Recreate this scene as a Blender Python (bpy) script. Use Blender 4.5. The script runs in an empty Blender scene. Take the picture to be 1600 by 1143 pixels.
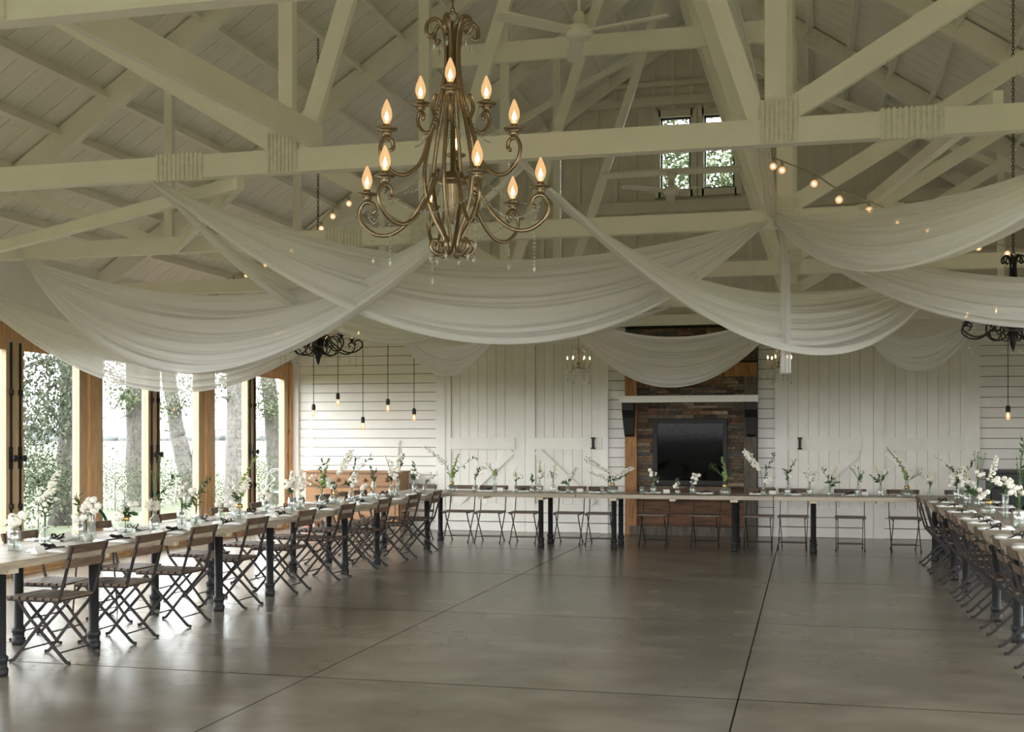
import bpy, bmesh, math, random
from mathutils import Vector, Matrix
random.seed(7)
PI = math.pi
scene = bpy.context.scene
COL = scene.collection

# ------------------------------------------------------------------ camera
F, HZ, CAMX, EYE, TH = 1850.0, 681.0, 1.78, 1.57, math.atan(460 / 1850.0)
ST, CT = math.sin(TH), math.cos(TH)
cam = bpy.data.cameras.new('camera')
cam.sensor_width = 36.0
cam.lens = F / 1600 * 36
cam.shift_y = (HZ - 571.5) / 1600
cam.clip_end = 3000
camo = bpy.data.objects.new('camera', cam)
camo.location = (CAMX, 0, EYE)
camo.rotation_euler = (PI / 2, 0, TH)
COL.objects.link(camo)
scene.camera = camo

# ------------------------------------------------------------------ world, light, exposure
SKY = 11.0
world = bpy.data.worlds.new('overcast_sky')
scene.world = world
world.use_nodes = True
wn = world.node_tree.nodes
wn['Background'].inputs[0].default_value = (0.965, 0.98, 1.0, 1)
wn['Background'].inputs[1].default_value = SKY

def portal(x, y, z, sy, sz, rot):
    d = bpy.data.lights.new('sky_portal', 'AREA')
    d.shape = 'RECTANGLE'
    d.size, d.size_y = sy, sz
    d.cycles.is_portal = True
    o = bpy.data.objects.new('sky_portal', d)
    o.location = (x, y, z)
    o.rotation_euler = rot
    COL.objects.link(o)
portal(-6.98, 7.2, 1.4, 2.8, 23.6, (0, -PI / 2, 0))
portal(0, -4.75, 1.6, 10.4, 3.2, (PI / 2, 0, 0))
portal(6.98, 4.1, 1.4, 2.8, 17.3, (0, PI / 2, 0))

vs = scene.view_settings
vs.view_transform = 'Standard'
vs.look = 'None'
vs.exposure = 0.42
vs.gamma = 1.0
vs.use_curve_mapping = False
scene.cycles.max_bounces = 10
scene.cycles.diffuse_bounces = 6
scene.cycles.glossy_bounces = 4
scene.cycles.transmission_bounces = 6
scene.cycles.transparent_max_bounces = 16
scene.cycles.caustics_reflective = False
scene.cycles.caustics_refractive = False
scene.cycles.sample_clamp_indirect = 6.0

# ------------------------------------------------------------------ pixel helpers
def depth_of(px, Y):
    return Y * CT / (1 - (1260 - px) * ST * CT / F)
def at_depth(px, py, Y):
    """world point seen at pixel (px, py) on the plane Y"""
    Z = depth_of(px, Y)
    L = (1260 - px) * CT * Z / F
    return Vector((CAMX - L, Y, EYE + (HZ - py) * Z / F))
def on_level(px, py, h):
    """world point seen at pixel (px, py) on the level plane z = h"""
    Z = F * (EYE - h) / (py - HZ)
    L = (1260 - px) * CT * Z / F
    return Vector((CAMX - L, (Z - L * ST) / CT, h))

# ------------------------------------------------------------------ materials
def rgb(r, g, b):
    f = lambda c: (c / 12.92 if c <= .04045 else ((c + .055) / 1.055) ** 2.4)
    return (f(r / 255), f(g / 255), f(b / 255))
MATS = {}
def mat(name, col, rough=.6, metal=0., var=.12, scale=6., stretch=(1, 1, 1), bump=0., rand=0., col2=None,
        spec=.5, coat=0., knots=0., bscale=None):
    m = bpy.data.materials.new(name)
    m.use_nodes = True
    nt = m.node_tree
    N, Lk = nt.nodes, nt.links
    p = N['Principled BSDF']
    p.inputs['Roughness'].default_value = rough
    p.inputs['Metallic'].default_value = metal
    p.inputs['Specular IOR Level'].default_value = spec
    p.inputs['Coat Weight'].default_value = coat
    tc = N.new('ShaderNodeTexCoord')
    oi = N.new('ShaderNodeObjectInfo')
    add = N.new('ShaderNodeVectorMath'); add.operation = 'ADD'
    mul = N.new('ShaderNodeVectorMath'); mul.operation = 'SCALE'
    mul.inputs[0].default_value = (13.7, 5.3, 9.1)
    Lk.new(oi.outputs['Random'], mul.inputs['Scale'])
    Lk.new(tc.outputs['Object'], add.inputs[0]); Lk.new(mul.outputs[0], add.inputs[1])
    mp = N.new('ShaderNodeMapping'); mp.inputs['Scale'].default_value = stretch
    Lk.new(add.outputs[0], mp.inputs['Vector'])
    nz = N.new('ShaderNodeTexNoise')
    nz.inputs['Scale'].default_value = scale
    nz.inputs['Detail'].default_value = 6
    nz.inputs['Roughness'].default_value = .62
    Lk.new(mp.outputs[0], nz.inputs['Vector'])
    cr = N.new('ShaderNodeValToRGB')
    a = tuple(c * (1 - var) for c in col)
    b = col2 if col2 else tuple(min(1, c * (1 + var)) for c in col)
    cr.color_ramp.elements[0].position = .3; cr.color_ramp.elements[1].position = .7
    cr.color_ramp.elements[0].color = (*a, 1); cr.color_ramp.elements[1].color = (*b, 1)
    Lk.new(nz.outputs['Fac'], cr.inputs[0])
    out = cr.outputs[0]
    if knots:
        vo = N.new('ShaderNodeTexVoronoi'); vo.inputs['Scale'].default_value = 2.2
        mp2 = N.new('ShaderNodeMapping'); mp2.inputs['Scale'].default_value = tuple(max(.6, s * .25) for s in stretch)
        Lk.new(add.outputs[0], mp2.inputs['Vector']); Lk.new(mp2.outputs[0], vo.inputs['Vector'])
        k = N.new('ShaderNodeValToRGB')
        k.color_ramp.elements[0].position = .05; k.color_ramp.elements[1].position = .11
        k.color_ramp.elements[0].color = (knots, knots, knots, 1); k.color_ramp.elements[1].color = (1, 1, 1, 1)
        Lk.new(vo.outputs['Distance'], k.inputs[0])
        mx = N.new('ShaderNodeMixRGB'); mx.blend_type = 'MULTIPLY'; mx.inputs[0].default_value = 1
        Lk.new(out, mx.inputs[1]); Lk.new(k.outputs[0], mx.inputs[2]); out = mx.outputs[0]
    if rand:
        hs = N.new('ShaderNodeHueSaturation')
        mr = N.new('ShaderNodeMapRange')
        mr.inputs['To Min'].default_value = 1 - rand; mr.inputs['To Max'].default_value = 1 + rand
        Lk.new(oi.outputs['Random'], mr.inputs['Value'])
        Lk.new(mr.outputs[0], hs.inputs['Value']); Lk.new(out, hs.inputs['Color']); out = hs.outputs[0]
    Lk.new(out, p.inputs['Base Color'])
    if bump:
        bm = N.new('ShaderNodeBump'); bm.inputs['Strength'].default_value = bump; bm.inputs['Distance'].default_value = .01
        src = nz
        if bscale:
            src = N.new('ShaderNodeTexNoise'); src.inputs['Scale'].default_value = bscale; src.inputs['Detail'].default_value = 4
            Lk.new(mp.outputs[0], src.inputs['Vector'])
        Lk.new(src.outputs['Fac'], bm.inputs['Height']); Lk.new(bm.outputs[0], p.inputs['Normal'])
    MATS[name] = m
    return m
def emis(name, col, strength):
    m = bpy.data.materials.new(name); m.use_nodes = True
    p = m.node_tree.nodes['Principled BSDF']
    p.inputs['Base Color'].default_value = (*col, 1)
    p.inputs['Emission Color'].default_value = (*col, 1)
    p.inputs['Emission Strength'].default_value = strength
    MATS[name] = m
def thin(name, tint, gloss=.12, rough=.03, body=0., bodycol=(1, 1, 1), translucent=False, fres=True):
    """thin see-through sheet: transparent + a glossy film (+ some diffuse body)"""
    m = bpy.data.materials.new(name); m.use_nodes = True
    nt = m.node_tree; N, Lk = nt.nodes, nt.links
    N.remove(N['Principled BSDF'])
    out = N['Material Output']
    tr = N.new('ShaderNodeBsdfTransparent'); tr.inputs[0].default_value = (*tint, 1)
    gl = N.new('ShaderNodeBsdfGlossy'); gl.inputs['Roughness'].default_value = rough
    mx = N.new('ShaderNodeMixShader')
    if fres:
        lw = N.new('ShaderNodeLayerWeight'); lw.inputs[0].default_value = .5
        pw = N.new('ShaderNodeMath'); pw.operation = 'POWER'; pw.inputs[1].default_value = 5
        Lk.new(lw.outputs['Facing'], pw.inputs[0])
        ad = N.new('ShaderNodeMath'); ad.operation = 'MULTIPLY_ADD'; ad.inputs[1].default_value = .45; ad.inputs[2].default_value = gloss + .025
        Lk.new(pw.outputs[0], ad.inputs[0]); Lk.new(ad.outputs[0], mx.inputs[0])
    else:
        mx.inputs[0].default_value = gloss
    Lk.new(tr.outputs[0], mx.inputs[1]); Lk.new(gl.outputs[0], mx.inputs[2])
    last = mx
    if body:
        df = N.new('ShaderNodeBsdfDiffuse'); df.inputs[0].default_value = (*bodycol, 1)
        b = df
        if translucent:
            tl = N.new('ShaderNodeBsdfTranslucent'); tl.inputs[0].default_value = (*bodycol, 1)
            m3 = N.new('ShaderNodeMixShader'); m3.inputs[0].default_value = .38
            Lk.new(df.outputs[0], m3.inputs[1]); Lk.new(tl.outputs[0], m3.inputs[2]); b = m3
        m2 = N.new('ShaderNodeMixShader'); m2.inputs[0].default_value = body
        Lk.new(mx.outputs[0], m2.inputs[1]); Lk.new(b.outputs[0], m2.inputs[2]); last = m2
    Lk.new(last.outputs[0], out.inputs[0])
    MATS[name] = m

mat('cream_paint', (.84, .815, .745), .55, var=.04, scale=3, bump=.08, rand=.03, bscale=30)
mat('plate_paint', (.78, .755, .685), .6, var=.10, scale=25, bump=.1)
mat('ceiling_paint', (.83, .81, .75), .6, var=.06, scale=4, stretch=(1, 6, 1), bump=.12, rand=.03, bscale=12)
mat('white_paint', (.80, .785, .745), .5, var=.04, scale=3, bump=.06, rand=.02, bscale=25)
mat('door_paint', (.78, .76, .70), .5, var=.05, scale=3, bump=.06, rand=.03, bscale=25)
mat('gable_paint', (.70, .67, .585), .6, var=.07, scale=3, bump=.06, rand=.05)
mat('groove', (.12, .105, .08), .9)
mat('sealant', (.018, .016, .013), .95, spec=.05)
mat('door_groove', (.38, .35, .28), .9)
mat('pine_post', (.52, .30, .135), .5, var=.3, scale=5, stretch=(9, 9, .7), knots=.3, rand=.12)
mat('pine_light', (.50, .35, .20), .5, var=.2, scale=5, stretch=(9, 9, .7), knots=.35, rand=.1)
mat('black_iron', (.012, .0115, .011), .5, spec=.3)
mat('chair_steel', (.018, .015, .013), .5, var=.2, spec=.3)
mat('pipe_steel', (.016, .017, .017), .5, var=.25, spec=.25)
mat('chair_wood', (.11, .07, .044), .5, var=.4, scale=7, stretch=(8, 1, 8), rand=.25, bump=.1)
mat('table_wood', (.33, .27, .195), .38, var=.3, scale=5, stretch=(9, .6, 9), rand=.12, bump=.1, knots=.5)
mat('cleat_wood', (.55, .46, .33), .6, var=.2, scale=8)
mat('oak', (.32, .165, .072), .45, var=.22, scale=5, stretch=(1, 4, 7), rand=.06)
mat('oak_dark', (.16, .075, .03), .4, var=.2)
mat('slate_blue', (.035, .042, .045), .5, var=.2)
mat('barn_orange', (.30, .145, .055), .75, var=.45, scale=4, stretch=(8, 8, .8), bump=.3, knots=.3)
mat('barn_grey', (.10, .085, .065), .8, var=.5, scale=4, stretch=(8, 8, .8), bump=.3)
mat('barn_brown', (.075, .05, .034), .8, var=.5, scale=3, stretch=(.8, 5, 5), bump=.3, rand=.35, col2=(.22, .10, .05))
mat('ledger_stone', (.085, .063, .044), .85, var=.5, scale=14, bump=.5, rand=.6, col2=(.16, .11, .07))
mat('stone_tan', (.20, .145, .095), .85, var=.4, scale=14, bump=.5, rand=.4)
mat('stone_rust', (.145, .075, .04), .85, var=.4, scale=14, bump=.5, rand=.4)
mat('stone_grey', (.075, .075, .07), .85, var=.4, scale=14, bump=.5, rand=.4)
mat('mortar', (.02, .017, .014), .95)
mat('soot', (.01, .009, .008), .6)
mat('log', (.16, .09, .05), .9, var=.5, scale=12, bump=.4)
mat('brass', (.29, .22, .135), .3, metal=.9, var=.2, scale=20)
mat('gold', (.62, .42, .16), .3, metal=1.)
mat('napkin', (.84, .84, .83), .9, var=.03)
mat('paper', (.85, .83, .78), .8, var=.02)
mat('ribbon', (.022, .018, .015), .7, var=.3)
mat('stem_green', (.075, .12, .035), .6, var=.25)
mat('leaf_green', (.04, .085, .025), .45, var=.35, rand=.2)
mat('leaf_pale', (.15, .20, .085), .55, var=.3, rand=.2)
mat('bells_green', (.22, .32, .09), .55, var=.3)
mat('petal', (.86, .83, .74), .7, var=.05, rand=.04)
mat('cream_petal', (.82, .74, .55), .7, var=.08)
mat('fan_white', (.83, .805, .74), .45, var=.04)
mat('cord_black', (.02, .018, .016), .6)
mat('cord_white', (.35, .31, .23), .6)
mat('candle_sleeve', (.55, .47, .33), .5)
mat('bark', (.05, .044, .037), .95, var=.6, scale=7, stretch=(3, 3, 1.2), bump=1., col2=(.11, .10, .088))
mat('bark_pale', (.075, .07, .06), .95, var=.6, scale=8, stretch=(3, 3, 1.5), bump=1., col2=(.17, .16, .148))
mat('spruce_leaf', (.05, .064, .038), .8, var=.4, scale=1.5, rand=.1)
mat('maple_leaf', (.062, .084, .034), .7, var=.35, scale=1.5, rand=.1)
mat('shrub_leaf', (.042, .058, .026), .8, var=.4, scale=1.5, rand=.15)
mat('lawn', (.034, .046, .014), .95, var=.35, scale=1.2, col2=(.06, .074, .028))
mat('field', (.046, .052, .034), .95, var=.15, scale=.03, col2=(.056, .060, .044))
mat('far_trees', (.11, .118, .118), .95, var=.25, scale=.05)  # distance haze put into the pale tree colour
mat('garden_metal', (.20, .22, .20), .5, metal=.2)
mat('wicker', (.16, .12, .07), .8, var=.5, scale=40, bump=.4)
mat('bag_green', (.01, .06, .035), .35, var=.2)
mat('red_plastic', (.5, .04, .02), .5)
emis('filament', (1.0, .62, .30), 22)
emis('string_glow', (1.0, .58, .28), 9)
def bulb_mat():
    m = bpy.data.materials.new('bulb_glass'); m.use_nodes = True
    nt = m.node_tree; N, Lk = nt.nodes, nt.links
    N.remove(N['Principled BSDF'])
    tr = N.new('ShaderNodeBsdfTransparent'); tr.inputs[0].default_value = (1, .9, .75, 1)
    em = N.new('ShaderNodeEmission'); em.inputs[0].default_value = (1.0, .60, .28, 1); em.inputs[1].default_value = 1.0
    gl = N.new('ShaderNodeBsdfGlossy'); gl.inputs['Roughness'].default_value = .1
    m1 = N.new('ShaderNodeMixShader'); m1.inputs[0].default_value = .45
    m2 = N.new('ShaderNodeMixShader'); m2.inputs[0].default_value = .08
    Lk.new(tr.outputs[0], m1.inputs[1]); Lk.new(em.outputs[0], m1.inputs[2])
    Lk.new(m1.outputs[0], m2.inputs[1]); Lk.new(gl.outputs[0], m2.inputs[2])
    Lk.new(m2.outputs[0], N['Material Output'].inputs[0])
    MATS['bulb_glass'] = m
bulb_mat()
thin('clear_glass', (.93, .955, .94), gloss=.10, rough=.06, body=.06, bodycol=(.8, .85, .82))
thin('window_glass', (.97, .98, .97), gloss=.0, rough=.01)
thin('fire_glass', (.30, .30, .30), gloss=-.021, rough=.05)
thin('crystal', (.92, .92, .90), gloss=.30, rough=.08, body=.30, bodycol=(.9, .9, .88), translucent=True)
thin('chiffon', (1, 1, 1), gloss=.0, rough=.6, body=.92, bodycol=(.92, .91, .905), translucent=True, fres=False)

def floor_mat():
    m = bpy.data.materials.new('polished_concrete'); m.use_nodes = True
    nt = m.node_tree; N, Lk = nt.nodes, nt.links
    p = N['Principled BSDF']
    tc = N.new('ShaderNodeTexCoord')
    def noise(s, d=6, r=.6, st=(1, 1, 1)):
        mp = N.new('ShaderNodeMapping'); mp.inputs['Scale'].default_value = st
        Lk.new(tc.outputs['Object'], mp.inputs['Vector'])
        n = N.new('ShaderNodeTexNoise'); n.inputs['Scale'].default_value = s; n.inputs['Detail'].default_value = d
        n.inputs['Roughness'].default_value = r; Lk.new(mp.outputs[0], n.inputs['Vector']); return n
    def madd(a, k, b):
        q = N.new('ShaderNodeMath'); q.operation = 'MULTIPLY_ADD'; q.inputs[1].default_value = k
        Lk.new(a, q.inputs[0])
        if b is None: q.inputs[2].default_value = 0
        else: Lk.new(b, q.inputs[2])
        return q.outputs[0]
    a, b, c = noise(.45, 4, .55), noise(1.4, 3, .5, (1, 1.3, 1)), noise(7, 3, .5)
    f = madd(a.outputs['Fac'], .45, madd(b.outputs['Fac'], .55, None))
    cr = N.new('ShaderNodeValToRGB')
    cr.color_ramp.elements[0].position = .34; cr.color_ramp.elements[1].position = .66
    cr.color_ramp.elements[0].color = (.125, .11, .084, 1); cr.color_ramp.elements[1].color = (.25, .224, .18, 1)
    Lk.new(f, cr.inputs[0]); Lk.new(cr.outputs[0], p.inputs['Base Color'])
    rr = N.new('ShaderNodeMapRange'); rr.inputs['From Min'].default_value = .35; rr.inputs['From Max'].default_value = .65
    rr.inputs['To Min'].default_value = .24; rr.inputs['To Max'].default_value = .26
    Lk.new(f, rr.inputs['Value']); Lk.new(rr.outputs[0], p.inputs['Roughness'])
    p.inputs['Specular IOR Level'].default_value = .6
    MATS['concrete'] = m
floor_mat()

# ------------------------------------------------------------------ mesh builder
class MB:
    def __init__(s): s.v, s.f = [], []
    def add(s, vs, fs):
        o = len(s.v); s.v += [tuple(x) for x in vs]; s.f += [tuple(i + o for i in f) for f in fs]
        return s
    def box(s, x0, x1, y0, y1, z0, z1):
        return s.add([(x0, y0, z0), (x1, y0, z0), (x1, y1, z0), (x0, y1, z0), (x0, y0, z1), (x1, y0, z1), (x1, y1, z1), (x0, y1, z1)],
                     [(0, 3, 2, 1), (4, 5, 6, 7), (0, 1, 5, 4), (1, 2, 6, 5), (2, 3, 7, 6), (3, 0, 4, 7)])
    def beam(s, p0, p1, w, h, side=(0, 1, 0)):
        """bar from p0 to p1; w along 'side', h across it"""
        p0, p1 = Vector(p0), Vector(p1); d = (p1 - p0).normalized()
        a = Vector(side); a = (a - d * a.dot(d)).normalized(); b = d.cross(a)
        q = []
        for p in (p0, p1):
            for i, j in ((-1, -1), (1, -1), (1, 1), (-1, 1)):
                q.append(p + a * (i * w / 2) + b * (j * h / 2))
        return s.add(q, [(0, 1, 2, 3), (7, 6, 5, 4), (0, 4, 5, 1), (1, 5, 6, 2), (2, 6, 7, 3), (3, 7, 4, 0)])
    def tube(s, pts, r, n=6, closed=False):
        pts = [Vector(p) for p in pts]; k = len(pts)
        rs = r if isinstance(r, (list, tuple)) else [r] * k
        up = Vector((.13, .21, .97)); rings = []
        prev = None
        for i, p in enumerate(pts):
            if closed: d = pts[(i + 1) % k] - pts[i - 1]
            else: d = pts[min(i + 1, k - 1)] - pts[max(i - 1, 0)]
            if d.length < 1e-9: d = Vector((0, 0, 1))
            d.normalize()
            a = prev if prev is not None else (up if abs(d.dot(up)) < .95 else Vector((1, 0, 0)))
            a = (a - d * a.dot(d)).normalized(); prev = a; b = d.cross(a)
            rings.append([p + (a * math.cos(2 * PI * j / n) + b * math.sin(2 * PI * j / n)) * rs[i] for j in range(n)])
        vs = [q for g in rings for q in g]; fs = []
        m = k if closed else k - 1
        for i in range(m):
            i2 = (i + 1) % k
            for j in range(n):
                fs.append((i * n + j, i * n + (j + 1) % n, i2 * n + (j + 1) % n, i2 * n + j))
        if not closed:
            fs.append(tuple(reversed(range(n)))); fs.append(tuple((k - 1) * n + j for j in range(n)))
        return s.add(vs, fs)
    def lathe(s, prof, n=12, c=(0, 0, 0)):
        vs, fs = [], []
        for r, z in prof:
            for j in range(n):
                a = 2 * PI * j / n
                vs.append((c[0] + r * math.cos(a), c[1] + r * math.sin(a), c[2] + z))
        for i in range(len(prof) - 1):
            for j in range(n):
                fs.append((i * n + j, i * n + (j + 1) % n, (i + 1) * n + (j + 1) % n, (i + 1) * n + j))
        if prof[0][0] > 1e-6: fs.append(tuple(reversed(range(n))))
        if prof[-1][0] > 1e-6: fs.append(tuple((len(prof) - 1) * n + j for j in range(n)))
        return s.add(vs, fs)
    def gem(s, c, r, h=None):
        h = h or r; x, y, z = c
        return s.add([(x + r, y, z), (x, y + r, z), (x - r, y, z), (x, y - r, z), (x, y, z + h), (x, y, z - h)],
                     [(0, 1, 4), (1, 2, 4), (2, 3, 4), (3, 0, 4), (1, 0, 5), (2, 1, 5), (3, 2, 5), (0, 3, 5)])
    def blob(s, c, r, rz=None, n=7, m=5, j=0.):
        rz = rz or r; vs, fs = [], []
        for i in range(m + 1):
            t = PI * i / m
            for k in range(n):
                a = 2 * PI * (k + .5 * (i % 2)) / n
                q = 1 + random.uniform(-j, j)
                vs.append((c[0] + r * q * math.sin(t) * math.cos(a), c[1] + r * q * math.sin(t) * math.sin(a), c[2] - rz * q * math.cos(t)))
        for i in range(m):
            for k in range(n):
                fs.append((i * n + k, i * n + (k + 1) % n, (i + 1) * n + (k + 1) % n, (i + 1) * n + k))
        return s.add(vs, fs)
    def leaf(s, p, d, w, up=(0, 0, 1), fold=.25):
        """folded leaf blade from p along vector d"""
        p, d = Vector(p), Vector(d); up = Vector(up)
        sd = d.cross(up)
        if sd.length < 1e-6: sd = Vector((1, 0, 0))
        sd.normalize(); nn = sd.cross(d).normalized(); l = d.length
        mid, tip = p + d * .5 - nn * l * .03, p + d - nn * l * .1
        a, b = p + d * .45 + sd * w / 2 + nn * w * fold, p + d * .45 - sd * w / 2 + nn * w * fold
        return s.add([p, a, tip, b, mid], [(0, 1, 4), (1, 2, 4), (4, 2, 3), (0, 4, 3)])
    def mesh(s, name, m, smooth=False):
        me = bpy.data.meshes.new(name)
        me.from_pydata(s.v, [], s.f); me.validate(); me.update()
        if isinstance(m, str): m = MATS[m]
        me.materials.append(m)
        if smooth:
            for p in me.polygons: p.use_smooth = True
        return me
    def build(s, name, m, parent=None, smooth=False, loc=None, rot=None):
        return put(s.mesh(name, m, smooth), name, parent, loc, rot)
def put(me, name, parent=None, loc=None, rot=None):
    o = bpy.data.objects.new(name, me); COL.objects.link(o)
    if parent: o.parent = parent
    if loc is not None: o.location = loc
    if rot is not None: o.rotation_euler = rot
    return o
def fixn(me):
    b = bmesh.new(); b.from_mesh(me); bmesh.ops.recalc_face_normals(b, faces=b.faces); b.to_mesh(me); b.free(); return me
def tag(o, label, cat, group=None, kind=None):
    o['label'] = label; o['category'] = cat
    if group: o['group'] = group
    if kind: o['kind'] = kind
    return o
def thing(name, label, cat, loc=(0, 0, 0), rz=0, group=None, kind=None):
    o = bpy.data.objects.new(name, None); COL.objects.link(o)
    o.location = loc; o.rotation_euler = (0, 0, rz); o.empty_display_size = .1
    return tag(o, label, cat, group, kind)
def kids(root):
    return [o for o in bpy.data.objects if o.parent == root]
def dup(src_children, root):
    """copies parts (and sub-parts) given as (object, [sub-objects]) under a new root"""
    for ch, subs in src_children:
        c = ch.copy(); COL.objects.link(c); c.parent = root
        for g in subs:
            d = g.copy(); COL.objects.link(d); d.parent = c
def smooth_path(pts, k=5):
    pts = [Vector(p) for p in pts]; out = []
    for i in range(len(pts) - 1):
        a, b, c, d = pts[max(i - 1, 0)], pts[i], pts[i + 1], pts[min(i + 2, len(pts) - 1)]
        for j in range(k):
            t = j / k
            out.append(.5 * ((2 * b) + (c - a) * t + (2 * a - 5 * b + 4 * c - d) * t * t + (3 * b - a - 3 * c + d) * t ** 3))
    out.append(pts[-1]); return out
ORD = ['first', 'second', 'third', 'fourth', 'fifth', 'sixth', 'seventh', 'eighth', 'ninth', 'tenth', 'eleventh',
       'twelfth', 'thirteenth', 'fourteenth', 'fifteenth', 'sixteenth', 'seventeenth', 'eighteenth', 'nineteenth',
       'twentieth', 'twenty-first', 'twenty-second', 'twenty-third', 'twenty-fourth', 'twenty-fifth']

# ------------------------------------------------------------------ the shell
XW, YF, YB = 6.87, 19.0, -4.6          # half width, far wall, wall behind the camera
RIDGE, PITCH = 8.23, .667
TY = [4.4, 7.35, 10.3, 13.25, 16.2]    # trusses
roofz = lambda x: RIDGE - PITCH * abs(x)

# floor: slabs between saw-cut joints
fl = MB().box(-XW - .1, XW + .1, YB, YF + .2, -.16, -.03).build('floor', 'groove')
tag(fl, 'polished brown-grey concrete floor with dark saw-cut joints', 'floor', kind='structure')
xs = [-XW, -4.13, -1.372, 1.384, 4.13, XW]
ys = [YB, -1.65, 1.3, 4.25, 7.18, 10.13, 13.1, 16.05, YF]
for i in range(5):
    for j in range(8):
        g = .0055
        b = MB().box(xs[i] + g, xs[i + 1] - g, ys[j] + .010, ys[j + 1] - .010, -.1, 0)
        b.build('slab', 'concrete', fl)
for x in xs[1:-1]:
    MB().box(x - .0065, x + .0065, YB, YF, -.05, -.0006).build('joint_filler', 'sealant', fl)
for y in ys[1:-1]:
    MB().box(-XW, XW, y - .012, y + .012, -.05, -.0006).build('joint_filler', 'sealant', fl)

# ceiling: two slopes of painted boards on purlins
ce = MB()
for s in (-1, 1):
    ce.add([(0, YB, RIDGE + .04), (s * (XW + .3), YB, roofz(XW + .3) + .04), (s * (XW + .3), YF + .2, roofz(XW + .3) + .04), (0, YF + .2, RIDGE + .04),
            (0, YB, RIDGE + .14), (s * (XW + .3), YB, roofz(XW + .3) + .14), (s * (XW + .3), YF + .2, roofz(XW + .3) + .14), (0, YF + .2, RIDGE + .14)],
           [(0, 1, 2, 3), (7, 6, 5, 4), (0, 4, 5, 1), (1, 5, 6, 2), (2, 6, 7, 3), (3, 7, 4, 0)])
ceo = put(fixn(ce.mesh('ceiling', 'groove')), 'ceiling')
tag(ceo, 'cream board ceiling of the pitched barn roof', 'ceiling', kind='structure')
SL = math.atan(PITCH); BW = .298
def board_mesh(s):
    L = (XW + .15) / math.cos(SL)
    c, si = math.cos(SL), math.sin(SL)
    b = MB()
    vs = []
    for (l, t) in ((.0, 0), (L, 0), (L, .022), (0, .022)):
        for y in (.005, BW - .005):
            vs.append((s * (l * c + t * si * .0), y, -l * si + t / c))
    b.add(vs, [(0, 1, 3, 2), (2, 3, 5, 4), (4, 5, 7, 6), (6, 7, 1, 0), (0, 2, 4, 6), (1, 7, 5, 3)])
    return fixn(b.mesh('board', 'ceiling_paint'))
for s in (-1, 1):
    me = board_mesh(s)
    y = YB
    while y < YF - .05:
        put(me, 'board', ceo, (0, y, RIDGE + .006))
        y += BW
bounds = [YB, 1.45] + TY + [YF]
pme = {}
for s in (-1, 1):
    for k in range(-4, 9):
        x = 4.87 - .508 * k
        if x < .3 or x > XW - .1: continue
        for a, b_ in zip(bounds[:-1], bounds[1:]):
            if b_ < 4: continue
            zc = roofz(x) - .075
            ln = round(b_ - a - .11, 3)
            if (s, ln) not in pme:
                q = MB().beam((0, 0, 0), (0, ln, 0), .042, .13, (math.cos(SL), 0, -s * math.sin(SL)))
                pme[(s, ln)] = fixn(q.mesh('purlin', 'cream_paint'))
            put(pme[(s, ln)], 'purlin', ceo, (s * x, a + .055, zc))
MB().box(-.03, .03, 1.4, YF, RIDGE - .32, RIDGE - .03).build('ridge_board', 'cream_paint', ceo)

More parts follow.
